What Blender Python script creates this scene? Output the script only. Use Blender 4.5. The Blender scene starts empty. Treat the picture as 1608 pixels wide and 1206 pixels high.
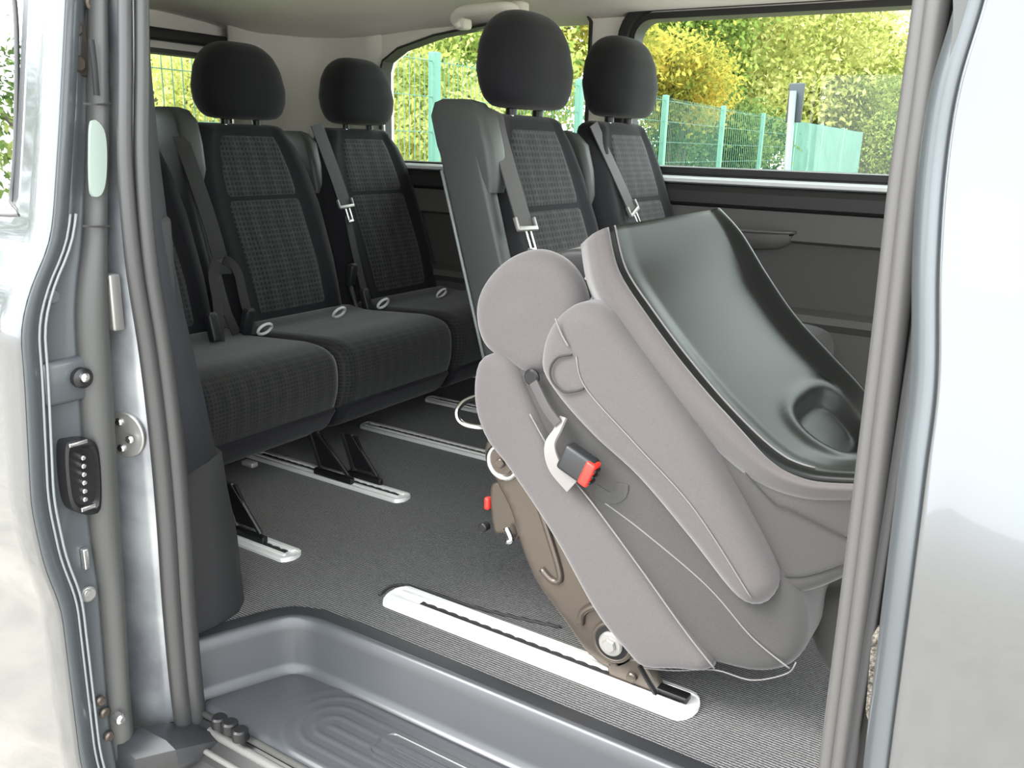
import bpy, bmesh, math, random
from mathutils import Vector, Matrix
from mathutils.geometry import delaunay_2d_cdt
random.seed(7)
PI = math.pi
sc = bpy.context.scene
col = sc.collection

# ------------------------------------------------------------------ camera
F_PX = 1363.29
CX, CY = 804.0, 603.0
AX = Vector((0.84053355, 0.16742642, -0.5152395))     # world x (van forward) in right/down/ahead
AY = Vector((0.54105127, -0.21080695, 0.81414001))    # world y (van left)
AZ = Vector((0.02769248, -0.96308298, -0.26777659))   # world z
EYE = Vector((0, 0, 0.9))
cd = bpy.data.cameras.new('camera')
cam = bpy.data.objects.new('camera', cd)
col.objects.link(cam)
right = Vector((AX[0], AY[0], AZ[0])); down = Vector((AX[1], AY[1], AZ[1])); ahead = Vector((AX[2], AY[2], AZ[2]))
m = Matrix((right, -down, -ahead)).transposed().to_4x4()
m.translation = EYE
cam.matrix_world = m
cd.sensor_width = 36.0
cd.sensor_fit = 'HORIZONTAL'
cd.lens = F_PX / 1608 * 36
cd.clip_start = 0.02
cd.clip_end = 300
sc.camera = cam


def P(u, v, axis, val):
    """point of the real plane (axis = val) seen at a photo pixel"""
    d = Vector((u - CX, v - CY, F_PX))
    r = Vector((AX.dot(d), AY.dot(d), AZ.dot(d)))
    t = (val - EYE[axis]) / r[axis]
    return EYE + r * t


# ------------------------------------------------------------------ world, sun, exposure
w = bpy.data.worlds.new('overcast_sky')
sc.world = w
w.use_nodes = True
nt = w.node_tree
nt.nodes.clear()
out = nt.nodes.new('ShaderNodeOutputWorld')
bg = nt.nodes.new('ShaderNodeBackground')
bg.inputs['Color'].default_value = (0.93, 0.97, 1.0, 1)
bg.inputs['Strength'].default_value = 2.3
nt.links.new(bg.outputs[0], out.inputs[0])
sd = bpy.data.lights.new('sun', 'SUN')
sd.energy = 1.9
sd.angle = math.radians(25)
sd.color = (1.0, 0.96, 0.9)
sun = bpy.data.objects.new('sun', sd)
col.objects.link(sun)
sun.rotation_euler = Vector((0.45, 0.55, -0.75)).to_track_quat('-Z', 'Y').to_euler()
sc.view_settings.view_transform = 'Standard'
sc.view_settings.look = 'None'
sc.view_settings.gamma = 1
sc.view_settings.use_curve_mapping = False
sc.view_settings.exposure = 1.55


# ------------------------------------------------------------------ materials
def mat(name, c, rough=0.5, metal=0.0, sheen=0.0, coat=0.0, spec=0.5, bump=None, var=None, emit=0):
    """bump = (scale, strength, distance); var = (scale, second colour)"""
    mt = bpy.data.materials.new(name)
    mt.use_nodes = True
    t = mt.node_tree
    b = t.nodes['Principled BSDF']
    b.inputs['Base Color'].default_value = (*c, 1)
    b.inputs['Roughness'].default_value = rough
    b.inputs['Metallic'].default_value = metal
    b.inputs['Specular IOR Level'].default_value = spec
    if sheen:
        b.inputs['Sheen Weight'].default_value = sheen
        b.inputs['Sheen Roughness'].default_value = 0.45
    if coat:
        b.inputs['Coat Weight'].default_value = coat
        b.inputs['Coat Roughness'].default_value = 0.04
    tc = t.nodes.new('ShaderNodeTexCoord')
    if bump:
        n = t.nodes.new('ShaderNodeTexNoise')
        n.inputs['Scale'].default_value = bump[0]
        n.inputs['Detail'].default_value = 3
        bp = t.nodes.new('ShaderNodeBump')
        bp.inputs['Strength'].default_value = bump[1]
        bp.inputs['Distance'].default_value = bump[2]
        t.links.new(tc.outputs['Object'], n.inputs['Vector'])
        t.links.new(n.outputs['Fac'], bp.inputs['Height'])
        t.links.new(bp.outputs[0], b.inputs['Normal'])
    if var:
        n2 = t.nodes.new('ShaderNodeTexNoise')
        n2.inputs['Scale'].default_value = var[0]
        n2.inputs['Detail'].default_value = 5
        mx = t.nodes.new('ShaderNodeMix')
        mx.data_type = 'RGBA'
        mx.inputs['A'].default_value = (*c, 1)
        mx.inputs['B'].default_value = (*var[1], 1)
        rp = t.nodes.new('ShaderNodeMapRange')
        rp.inputs['From Min'].default_value = 0.35
        rp.inputs['From Max'].default_value = 0.65
        t.links.new(tc.outputs['Object'], n2.inputs['Vector'])
        t.links.new(n2.outputs['Fac'], rp.inputs['Value'])
        t.links.new(rp.outputs[0], mx.inputs['Factor'])
        t.links.new(mx.outputs['Result'], b.inputs['Base Color'])
    return mt


def weave_mat(name, dark, light, ky, kz):
    """black upholstery with a fine lighter cross-hatch"""
    mt = mat(name, dark, 0.9, sheen=0.25, spec=0.2)
    t = mt.node_tree
    b = t.nodes['Principled BSDF']
    tc = t.nodes.new('ShaderNodeTexCoord')
    sep = t.nodes.new('ShaderNodeSeparateXYZ')
    t.links.new(tc.outputs['Object'], sep.inputs[0])
    ns = t.nodes.new('ShaderNodeTexNoise')
    ns.inputs['Scale'].default_value = 60
    t.links.new(tc.outputs['Object'], ns.inputs['Vector'])

    def band(sock, k):
        mu = t.nodes.new('ShaderNodeMath'); mu.operation = 'MULTIPLY'; mu.inputs[1].default_value = k
        sn = t.nodes.new('ShaderNodeMath'); sn.operation = 'SINE'
        mr = t.nodes.new('ShaderNodeMapRange')
        mr.inputs['From Min'].default_value = -0.2
        mr.inputs['From Max'].default_value = 0.9
        t.links.new(sock, mu.inputs[0]); t.links.new(mu.outputs[0], sn.inputs[0]); t.links.new(sn.outputs[0], mr.inputs['Value'])
        return mr.outputs[0]
    a = band(sep.outputs['Y'], ky)
    c = band(sep.outputs['Z'], kz)
    a2 = band(sep.outputs['Y'], ky * 0.23)
    mxm = t.nodes.new('ShaderNodeMath'); mxm.operation = 'MAXIMUM'
    t.links.new(a, mxm.inputs[0]); t.links.new(c, mxm.inputs[1])
    ad = t.nodes.new('ShaderNodeMath'); ad.operation = 'MULTIPLY'
    t.links.new(mxm.outputs[0], ad.inputs[0]); t.links.new(ns.outputs['Fac'], ad.inputs[1])
    ad2 = t.nodes.new('ShaderNodeMath'); ad2.operation = 'MULTIPLY_ADD'
    ad2.inputs[1].default_value = 0.18
    t.links.new(a2, ad2.inputs[0]); t.links.new(ad.outputs[0], ad2.inputs[2])
    mx = t.nodes.new('ShaderNodeMix'); mx.data_type = 'RGBA'
    mx.inputs['A'].default_value = (*dark, 1); mx.inputs['B'].default_value = (*light, 1)
    t.links.new(ad2.outputs[0], mx.inputs['Factor'])
    t.links.new(mx.outputs['Result'], b.inputs['Base Color'])
    return mt


def carpet_mat():
    mt = mat('ribbed_carpet', (0.03, 0.03, 0.031), 0.95, sheen=0.3, spec=0.15)
    t = mt.node_tree
    b = t.nodes['Principled BSDF']
    tc = t.nodes.new('ShaderNodeTexCoord')
    wv = t.nodes.new('ShaderNodeTexWave')
    wv.bands_direction = 'Y'
    wv.inputs['Scale'].default_value = 55
    wv.inputs['Distortion'].default_value = 1.5
    wv.inputs['Detail Scale'].default_value = 6
    ns = t.nodes.new('ShaderNodeTexNoise')
    ns.inputs['Scale'].default_value = 260
    mu = t.nodes.new('ShaderNodeMath'); mu.operation = 'MULTIPLY'
    mx = t.nodes.new('ShaderNodeMix'); mx.data_type = 'RGBA'
    mx.inputs['A'].default_value = (0.016, 0.016, 0.017, 1)
    mx.inputs['B'].default_value = (0.10, 0.096, 0.092, 1)
    bp = t.nodes.new('ShaderNodeBump'); bp.inputs['Distance'].default_value = 0.003
    for n in (wv, ns):
        t.links.new(tc.outputs['Object'], n.inputs['Vector'])
    t.links.new(wv.outputs['Fac'], mu.inputs[0]); t.links.new(ns.outputs['Fac'], mu.inputs[1])
    t.links.new(mu.outputs[0], mx.inputs['Factor']); t.links.new(mu.outputs[0], bp.inputs['Height'])
    t.links.new(mx.outputs['Result'], b.inputs['Base Color']); t.links.new(bp.outputs[0], b.inputs['Normal'])
    return mt


def glass_mat(name, tint, refl=0.06):
    mt = bpy.data.materials.new(name)
    mt.use_nodes = True
    t = mt.node_tree
    t.nodes.clear()
    o = t.nodes.new('ShaderNodeOutputMaterial')
    tr = t.nodes.new('ShaderNodeBsdfTransparent'); tr.inputs[0].default_value = (*tint, 1)
    gl = t.nodes.new('ShaderNodeBsdfGlossy'); gl.inputs['Roughness'].default_value = 0.01
    fr = t.nodes.new('ShaderNodeFresnel'); fr.inputs['IOR'].default_value = 1.3
    mx = t.nodes.new('ShaderNodeMixShader')
    t.links.new(fr.outputs[0], mx.inputs[0]); t.links.new(tr.outputs[0], mx.inputs[1]); t.links.new(gl.outputs[0], mx.inputs[2])
    t.links.new(mx.outputs[0], o.inputs[0])
    return mt


def leaf_mat(name, c1, c2, c3, scale=1.2):
    mt = bpy.data.materials.new(name)
    mt.use_nodes = True
    t = mt.node_tree
    t.nodes.clear()
    o = t.nodes.new('ShaderNodeOutputMaterial')
    df = t.nodes.new('ShaderNodeBsdfDiffuse')
    tl = t.nodes.new('ShaderNodeBsdfTranslucent')
    mx = t.nodes.new('ShaderNodeMixShader'); mx.inputs[0].default_value = 0.45
    gi = t.nodes.new('ShaderNodeNewGeometry')
    cr = t.nodes.new('ShaderNodeValToRGB')
    cr.color_ramp.elements[0].position = 0.2; cr.color_ramp.elements[0].color = (*c1, 1)
    cr.color_ramp.elements[1].position = 0.85; cr.color_ramp.elements[1].color = (*c3, 1)
    e = cr.color_ramp.elements.new(0.55); e.color = (*c2, 1)
    ns = t.nodes.new('ShaderNodeTexNoise'); ns.inputs['Scale'].default_value = scale
    ad = t.nodes.new('ShaderNodeMath'); ad.operation = 'MULTIPLY_ADD'; ad.inputs[1].default_value = 0.45
    sb = t.nodes.new('ShaderNodeMath'); sb.operation = 'MULTIPLY_ADD'; sb.inputs[1].default_value = 1.5; sb.inputs[2].default_value = -0.45
    t.links.new(gi.outputs['Position'], ns.inputs['Vector'])
    t.links.new(ns.outputs['Fac'], sb.inputs[0])
    t.links.new(gi.outputs['Random Per Island'], ad.inputs[0]); t.links.new(sb.outputs[0], ad.inputs[2])
    t.links.new(ad.outputs[0], cr.inputs[0])
    t.links.new(cr.outputs[0], df.inputs[0]); t.links.new(cr.outputs[0], tl.inputs[0])
    t.links.new(df.outputs[0], mx.inputs[1]); t.links.new(tl.outputs[0], mx.inputs[2]); t.links.new(mx.outputs[0], o.inputs[0])
    return mt


M = {}
M['fabric'] = mat('black_seat_fabric', (0.0125, 0.0128, 0.0155), 0.9, sheen=0.12, spec=0.2, bump=(900, 0.3, 0.001))
M['weave'] = weave_mat('checked_seat_fabric', (0.014, 0.0145, 0.0165), (0.07, 0.07, 0.074), 430, 430)
M['cushion'] = weave_mat('cushion_fabric', (0.012, 0.014, 0.0135), (0.036, 0.036, 0.034), 620, 620)
M['fabric_lit'] = mat('seat_fabric_daylit', (0.082, 0.075, 0.075), 0.9, sheen=0.35, spec=0.2, bump=(1100, 0.35, 0.001), var=(600, (0.094, 0.086, 0.086)))  # same cloth as the black seats, lightened for daylight at the doorway
M['fabric_lit2'] = mat('seat_trim_fabric_daylit', (0.05, 0.049, 0.047), 0.9, sheen=0.25, spec=0.2, bump=(1100, 0.3, 0.001), var=(600, (0.059, 0.057, 0.055)))  # trim cloth of the tipped seat, lightened likewise for daylight
M['seam'] = mat('seam_thread', (0.025, 0.024, 0.024), 0.8)
M['seam_light'] = mat('piping_thread', (0.15, 0.142, 0.14), 0.8)
M['shell'] = mat('black_moulded_plastic', (0.0095, 0.0105, 0.0102), 0.3, spec=0.11, bump=(1400, 0.12, 0.0006))
M['plastic'] = mat('black_plastic', (0.018, 0.019, 0.021), 0.45, bump=(900, 0.1, 0.0006))
M['grey_plastic'] = mat('dark_grey_plastic', (0.05, 0.051, 0.049), 0.5, bump=(700, 0.12, 0.0006))
M['tower'] = mat('charcoal_plastic', (0.05, 0.055, 0.053), 0.5, bump=(700, 0.12, 0.0006))
M['trim_blue'] = mat('slate_interior_trim', (0.022, 0.024, 0.03), 0.6, bump=(600, 0.15, 0.0008))
M['trim_dark'] = mat('dark_interior_trim', (0.019, 0.019, 0.02), 0.6, bump=(600, 0.15, 0.0008))
M['door_card'] = mat('charcoal_door_card', (0.05, 0.048, 0.046), 0.7, bump=(600, 0.15, 0.0008))
M['trim_mid'] = mat('grey_interior_trim', (0.075, 0.073, 0.07), 0.65, bump=(600, 0.15, 0.0008))
M['sill'] = mat('pale_grey_trim', (0.62, 0.65, 0.66), 0.5)
M['headliner'] = mat('headliner_fabric', (0.84, 0.81, 0.755), 0.95, bump=(500, 0.15, 0.0008))
M['belt_dark'] = mat('black_belt_webbing', (0.011, 0.0105, 0.011), 0.65, sheen=0.2, bump=(1500, 0.3, 0.0006))
M['belt'] = mat('belt_webbing', (0.05, 0.046, 0.047), 0.65, sheen=0.2, bump=(1500, 0.3, 0.0006))
M['belt_light'] = mat('grey_webbing', (0.19, 0.18, 0.175), 0.7, sheen=0.3, bump=(1500, 0.3, 0.0006))
M['steel'] = mat('bright_steel', (0.75, 0.75, 0.74), 0.25, 1.0)
M['zinc'] = mat('zinc_plate', (0.36, 0.355, 0.34), 0.45, 0.7)
M['alu'] = mat('rail_aluminium', (0.85, 0.85, 0.83), 0.5, 0.45)
M['bronze'] = mat('bronze_grey_painted_steel', (0.088, 0.073, 0.06), 0.3, 0.5, bump=(60, 0.04, 0.002))
M['black_metal'] = mat('black_steel', (0.012, 0.012, 0.013), 0.4, 0.3)
M['slot'] = mat('rail_slot_shadow_gap', (0.012, 0.012, 0.012), 0.8)
M['red'] = mat('red_plastic', (0.75, 0.03, 0.02), 0.35)
M['white'] = mat('white_plastic', (0.75, 0.75, 0.73), 0.4)
M['carpet'] = carpet_mat()
M['step'] = mat('step_plastic', (0.05, 0.053, 0.058), 0.3, bump=(900, 0.12, 0.0006))
M['paint'] = mat('grey_metallic_paint', (0.115, 0.122, 0.128), 0.22, 0.75, coat=1.0, bump=(2500, 0.03, 0.0004))
M['paint_edge'] = mat('grey_metallic_paint_door_edge', (0.085, 0.095, 0.102), 0.4, 0.45, coat=0.3)
M['paint_body'] = mat('grey_metallic_paint_inner_body', (0.4, 0.42, 0.43), 0.4, 0.5, coat=0.3, var=(9, (0.22, 0.23, 0.25)))
M['rubber'] = mat('door_seal_rubber', (0.032, 0.032, 0.032), 0.42, spec=0.6)
M['rubber_grey'] = mat('pale_door_seal_rubber', (0.07, 0.068, 0.066), 0.42, spec=0.55)
M['seal_light'] = mat('grey_sealant', (0.2, 0.215, 0.22), 0.5)
M['glass'] = glass_mat('clear_window_glass', (0.93, 0.97, 0.94))
M['glass_dark'] = glass_mat('tinted_window_glass', (0.35, 0.42, 0.4))
M['fence'] = mat('mint_green_coated_steel', (0.075, 0.19, 0.155), 0.6)
M['net'] = mat('teal_screen_net', (0.035, 0.125, 0.1), 0.8, var=(3, (0.055, 0.165, 0.13)))
M['sign'] = mat('sign_back', (0.03, 0.038, 0.05), 0.5)
M['pole'] = mat('galvanised_pole', (0.16, 0.19, 0.2), 0.5, 0.3)
M['asphalt'] = mat('worn_asphalt', (0.32, 0.3, 0.27), 0.9, bump=(40, 0.4, 0.01), var=(9, (0.45, 0.41, 0.36)))
M['grass'] = mat('grass_verge', (0.2, 0.22, 0.1), 0.95, bump=(30, 0.6, 0.03), var=(5, (0.33, 0.33, 0.18)))
M['bark'] = mat('bark', (0.09, 0.075, 0.06), 0.9, bump=(25, 0.5, 0.02))
M['leaf_yellow'] = leaf_mat('yellow_green_leaves', (0.17, 0.2, 0.045), (0.46, 0.47, 0.15), (0.62, 0.6, 0.26))
M['leaf_orange'] = leaf_mat('autumn_leaves', (0.12, 0.15, 0.03), (0.38, 0.35, 0.08), (0.55, 0.4, 0.08))
M['leaf_green'] = leaf_mat('green_leaves', (0.07, 0.12, 0.025), (0.23, 0.31, 0.075), (0.4, 0.45, 0.14))
M['leaf_dark'] = leaf_mat('dark_green_leaves', (0.035, 0.065, 0.02), (0.11, 0.17, 0.05), (0.25, 0.3, 0.1))


# ------------------------------------------------------------------ mesh helpers
def link(name, verts, faces, mt, parent=None, smooth=True, flip_fix=True):
    me = bpy.data.meshes.new(name)
    me.from_pydata([tuple(v) for v in verts], [], faces)
    me.update()
    if flip_fix:
        bm = bmesh.new(); bm.from_mesh(me)
        bmesh.ops.recalc_face_normals(bm, faces=bm.faces)
        bm.to_mesh(me); bm.free()
    if smooth:
        for p in me.polygons:
            p.use_smooth = True
    me.materials.append(mt)
    o = bpy.data.objects.new(name, me)
    col.objects.link(o)
    if parent:
        o.parent = parent
        o.matrix_parent_inverse = parent_matrix(parent).inverted()
    return o


def parent_matrix(o):
    mw = Matrix.LocRotScale(o.location, o.rotation_euler, o.scale)
    if o.parent:
        return parent_matrix(o.parent) @ o.matrix_parent_inverse @ mw
    return mw


def tag(o, label=None, cat=None, group=None, kind=None):
    if label: o['label'] = label
    if cat: o['category'] = cat
    if group: o['group'] = group
    if kind: o['kind'] = kind
    return o


def empty(name, loc, label, cat, group=None):
    o = bpy.data.objects.new(name, None)
    o.empty_display_size = 0.05
    o.location = loc
    col.objects.link(o)
    return tag(o, label, cat, group)


class MB:
    """collects shapes, links them as ONE mesh object"""
    def __init__(s):
        s.v = []; s.f = []

    def add(s, v, f):
        b = len(s.v)
        s.v += [Vector(q) for q in v]
        s.f += [tuple(i + b for i in q) for q in f]
        return s

    def box(s, c, d, rot=None, bev=0.0):
        bm = bmesh.new()
        bmesh.ops.create_cube(bm, size=1)
        bmesh.ops.scale(bm, vec=d, verts=bm.verts)
        if bev:
            bmesh.ops.bevel(bm, geom=bm.edges[:], offset=bev, segments=3, affect='EDGES', profile=0.5)
        if rot is not None:
            bmesh.ops.rotate(bm, cent=(0, 0, 0), matrix=rot, verts=bm.verts)
        bm.verts.ensure_lookup_table(); bm.verts.index_update()
        s.add([q.co + Vector(c) for q in bm.verts], [[q.index for q in f.verts] for f in bm.faces])
        bm.free()
        return s

    def tube(s, pts, r, n=10, closed=False, cap=True):
        pts = [Vector(p) for p in pts]
        rr = r if isinstance(r, (list, tuple)) else [r] * len(pts)
        N = len(pts)
        loops = []
        up = None
        for i, p in enumerate(pts):
            a = pts[(i - 1) % N] if (closed or i > 0) else p
            b = pts[(i + 1) % N] if (closed or i < N - 1) else p
            t = (b - a).normalized()
            if up is None:
                up = t.orthogonal().normalized()
            up = (up - t * up.dot(t))
            up = up.normalized() if up.length > 1e-6 else t.orthogonal().normalized()
            sd_ = t.cross(up)
            loops.append([p + (up * math.cos(2 * PI * k / n) + sd_ * math.sin(2 * PI * k / n)) * rr[i] for k in range(n)])
        return s.loft(loops, True, closed, cap)

    def loft(s, loops, ring=True, closed=False, cap=True):
        n = len(loops[0]); v = [q for l in loops for q in l]; f = []
        L = len(loops)
        for i in range(L if closed else L - 1):
            j = (i + 1) % L
            for k in range(n if ring else n - 1):
                k2 = (k + 1) % n
                f.append((i * n + k, i * n + k2, j * n + k2, j * n + k))
        if cap and ring and not closed:
            f.append(tuple(range(n))[::-1]); f.append(tuple((L - 1) * n + k for k in range(n)))
        return s.add(v, f)

    def grid(s, rows):
        return s.loft(rows, ring=False, cap=False)

    def ribbon(s, pts, wid, th, side):
        """flat strap; side = direction across the strap"""
        pts = [Vector(p) for p in pts]
        loops = []
        for i, p in enumerate(pts):
            t = (pts[min(i + 1, len(pts) - 1)] - pts[max(i - 1, 0)]).normalized()
            sv = Vector(side if not isinstance(side, list) else side[i])
            sv = (sv - t * sv.dot(t)).normalized()
            nv = t.cross(sv).normalized()
            wv = wid[i] if isinstance(wid, (list, tuple)) else wid
            a, b = sv * wv / 2, nv * th / 2
            loops.append([p - a - b, p - a * 0.5 - b * 1.2, p + a * 0.5 - b * 1.2, p + a - b, p + a + b, p + a * 0.5 + b * 1.2, p - a * 0.5 + b * 1.2, p - a + b])
        return s.loft(loops)

    def disc(s, c, axis, r, h, n=24, bev=0.0):
        ax = Vector(axis).normalized()
        c = Vector(c)
        u = ax.orthogonal().normalized(); v = ax.cross(u)
        def lp(rr, d): return [c + ax * d + (u * math.cos(2 * PI * k / n) + v * math.sin(2 * PI * k / n)) * rr for k in range(n)]
        return s.loft([lp(r, 0), lp(r, h - bev), lp(r - bev, h)])

    def build(s, name, mt, parent=None, smooth=True, auto=None, solid=None):
        o = link(name, s.v, s.f, mt, parent, smooth)
        if solid:
            md = o.modifiers.new('thick', 'SOLIDIFY'); md.thickness = solid; md.offset = 0
        if auto:
            o.data.set_sharp_from_angle(angle=math.radians(auto))
        return o


def spline(ctrl, n, closed=True):
    """Catmull-Rom through control points, evenly resampled to n points"""
    c = [Vector(p) for p in ctrl]
    N = len(c); q = []
    segs = N if closed else N - 1
    for i in range(segs):
        if closed:
            a, b, d, e = c[(i - 1) % N], c[i], c[(i + 1) % N], c[(i + 2) % N]
        else:
            a, b, d, e = c[max(i - 1, 0)], c[i], c[i + 1], c[min(i + 2, N - 1)]
        for k in range(16):
            t = k / 16
            q.append(0.5 * ((2 * b) + (d - a) * t + (2 * a - 5 * b + 4 * d - e) * t * t + (3 * b - a - 3 * d + e) * t ** 3))
    if not closed:
        q.append(c[-1])
    ds = [0]
    M_ = len(q)
    for i in range(1, M_ + (1 if closed else 0)):
        ds.append(ds[-1] + (q[i % M_] - q[i - 1]).length)
    tot = ds[-1]; res = []; j = 0
    for k in range(n):
        d = tot * k / (n if closed else n - 1)
        while j < len(ds) - 2 and ds[j + 1] < d: j += 1
        sp = ds[j + 1] - ds[j]
        t = (d - ds[j]) / sp if sp > 1e-9 else 0
        res.append(q[j % M_].lerp(q[(j + 1) % M_], t))
    return res


def inset(pl, d):
    """move every point of a closed 2D outline (as Vectors in x,z) inwards"""
    n = len(pl)
    area = sum(pl[i].x * pl[(i + 1) % n].z - pl[(i + 1) % n].x * pl[i].z for i in range(n))
    sg = 1 if area > 0 else -1
    res = []
    for i in range(n):
        t = pl[(i + 1) % n] - pl[i - 1]
        nv = Vector((-t.z, 0, t.x)) * sg
        if nv.length > 1e-9: nv.normalize()
        res.append(pl[i] + nv * d)
    return res


def puff(mb, ctrl, y0, y1, r, n=72, steps=5, dome=0.0):
    """padded slab: outline in x,z swept from y0 to y1 with rounded rims; dome bulges the ends"""
    base = spline([Vector((c[0], 0, c[-1])) for c in ctrl], n)
    b2 = [Vector((q.x, q.z)) for q in base]

    def inside(p):
        c = False
        for k in range(n):
            a, b = b2[k], b2[k - 1]
            if (a.y > p.y) != (b.y > p.y) and p.x < (b.x - a.x) * (p.y - a.y) / (b.y - a.y) + a.x:
                c = not c
        return c

    def dist(p):
        best = 1e9
        for k in range(n):
            a, b = b2[k - 1], b2[k]
            e = b - a
            t = max(0.0, min(1.0, (p - a).dot(e) / max(e.length_squared, 1e-12)))
            best = min(best, (a + e * t - p).length)
        return best
    extra, dd = [], []
    for k in range(1, steps + 1):
        d = r * (1 - math.cos(PI / 2 * k / steps)) if k < steps else r
        for q in inset(base, d):
            p = Vector((q.x, q.z))
            if inside(p):
                t = dist(p)
                if t > d * 0.93: extra.append(p); dd.append(t)
    xs = [p.x for p in b2]; zs_ = [p.y for p in b2]
    gstep = max(max(xs) - min(xs), max(zs_) - min(zs_)) / 26
    x = min(xs)
    row = 0
    while x < max(xs):
        z = min(zs_) + (gstep / 2 if row % 2 else 0)
        while z < max(zs_):
            p = Vector((x, z))
            if inside(p):
                t = dist(p)
                if t > r + gstep * 0.35: extra.append(p); dd.append(t)
            z += gstep
        x += gstep * 0.87; row += 1
    allp = b2 + extra
    alld = [0.0] * n + dd
    vo, eo, fo, ov, oe, of = delaunay_2d_cdt(allp, [(k, (k + 1) % n) for k in range(n)], [], 1, 1e-7)
    m = len(vo)
    idx = {}
    V, Wd = [], []
    for k, p in enumerate(vo):
        src = ov[k][0] if ov[k] else -1
        d = alld[src] if src >= 0 else 0.0
        h = r - math.sqrt(max(0.0, r * r - (r - d) ** 2)) if d < r else 0.0
        h -= dome * sstep(0.4 * r, 4 * r, d)
        V.append(Vector((p.x, y0 + h, p.y))); Wd.append(Vector((p.x, y1 - h, p.y)))
        for q in ov[k]: idx[q] = k
    F = [tuple(f) for f in fo] + [tuple(q + m for q in f)[::-1] for f in fo]
    for k in range(n):
        a, b = idx[k], idx[(k + 1) % n]
        if a != b: F.append((a, b, b + m, a + m))
    mb.add(V + Wd, F)
    return base


def sstep(a, b, x):
    t = min(1, max(0, (x - a) / (b - a)))
    return t * t * (3 - 2 * t)


def lerp_tab(tab, z):
    """linear table lookup, tab sorted by first column ascending"""
    if z <= tab[0][0]: return tab[0][1]
    for (a, va), (b, vb) in zip(tab, tab[1:]):
        if z <= b: return va + (vb - va) * (z - a) / (b - a)
    return tab[-1][1]


WALL = 2.72      # inner face of the far (left) wall
REAR = -2.9      # inner face of the tailgate
GROUND = -0.5

# ================================================================== THE SETTING
# ground, verge
g = MB().grid([[(x, y, GROUND) for x in (-60, 60)] for y in (-60, 60)]).build('ground', M['asphalt'], smooth=False)
tag(g, 'worn grey asphalt around the van', 'ground', kind='structure')
g = MB().box((-10, 14, GROUND + 0.02), (90, 20, 0.06)).build('grass_verge', M['grass'], smooth=False)
tag(g, 'grass verge beyond the van under the trees', 'grass', kind='structure')
g = MB().box((-18.5, 12, GROUND + 0.025), (30, 22, 0.06)).build('grass_bank', M['grass'], smooth=False)
tag(g, 'grass bank behind the green fence', 'grass', kind='structure')

# floor: carpet with the step cut out of its near edge
fl = MB()
pts = [(0.9, 1.08), (-0.9, 1.077), (-1.05, 1.074), (-1.115, 1.069), (-1.158, 1.05), (-1.178, 1.02), (-1.21, 0.948), (-1.245, 0.87), (-1.35, 0.87), (REAR, 0.87), (REAR, WALL), (0.9, WALL)]
n = len(pts)
fl.add([(x, y, 0) for x, y in pts] + [(x, y, -0.04) for x, y in pts],
       [tuple(range(n)), tuple(range(2 * n - 1, n - 1, -1))] + [(i, (i + 1) % n, n + (i + 1) % n, n + i) for i in range(n)])
floor = fl.build('floor', M['carpet'], smooth=False)
tag(floor, 'dark ribbed carpet of the van floor', 'floor', kind='structure')
# underbody so the light stays out from below
tag(MB().box((-1.0, 1.95, -0.12), (3.8, 1.55, 0.1)).build('trim_9', M['black_metal'], smooth=False), kind='structure')
# seam welt that frames the carpet panel beside the near rail
wl = MB().tube(spline([P(596, 934, 2, 0.002), P(615, 921, 2, 0.002), P(645, 921, 2, 0.002), P(740, 952, 2, 0.002), P(820, 972, 2, 0.002), P(880, 985, 2, 0.002)], 40, False), 0.0035, 6)
tag(wl.build('trim_1', M['seam'], None), kind='structure')

# black edge strip along the step, slightly above the carpet
es = MB()
es.ribbon([(-1.252, 0.88, 0.001), (-1.22, 0.955, 0.001), (-1.188, 1.03, 0.001), (-1.165, 1.06, 0.001), (-1.12, 1.079, 0.001), (-1.05, 1.084, 0.001), (-0.9, 1.087, 0.001), (0.3, 1.09, 0.001)], 0.036, 0.006,
          [Vector((1, -.4, 0)), Vector((1, -.42, 0)), Vector((.9, -.5, 0)), Vector((.6, -.8, 0)), Vector((.2, -1, 0)), Vector((0, -1, 0)), Vector((0, -1, 0)), Vector((0, -1, 0))])
tag(es.build('trim_2', M['plastic'], auto=40), kind='structure')

# headliner
SD = [(0.0, 0.0), (0.1, 0.05), (0.2, 0.085), (0.35, 0.115), (0.6, 0.135), (1.0, 0.14)]
rows = []
for i in range(41):
    x = 1.2 + (REAR - 0.03 - 1.2) * i / 40
    drop = 0.12 * sstep(-2.1, -2.9, x) ** 1.2 if x < -2.1 else 0
    drop = 0.10 * sstep(2.0, 2.95, -x)
    row = []
    for k in range(25):
        y = 0.86 + (WALL + 0.03 - 0.86) * k / 24
        e = min(y - 0.86, WALL + 0.03 - y)
        row.append((x, y, 1.285 + lerp_tab(SD, e) - drop * (1 if e > 0.25 else 0.5 + 2 * e)))
    rows.append(row)
ceil = MB().grid(rows).build('ceiling', M['headliner'])
md = ceil.modifiers.new('thick', 'SOLIDIFY'); md.thickness = 0.03; md.offset = 1
tag(ceil, 'pale grey headliner', 'ceiling', kind='structure')

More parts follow.
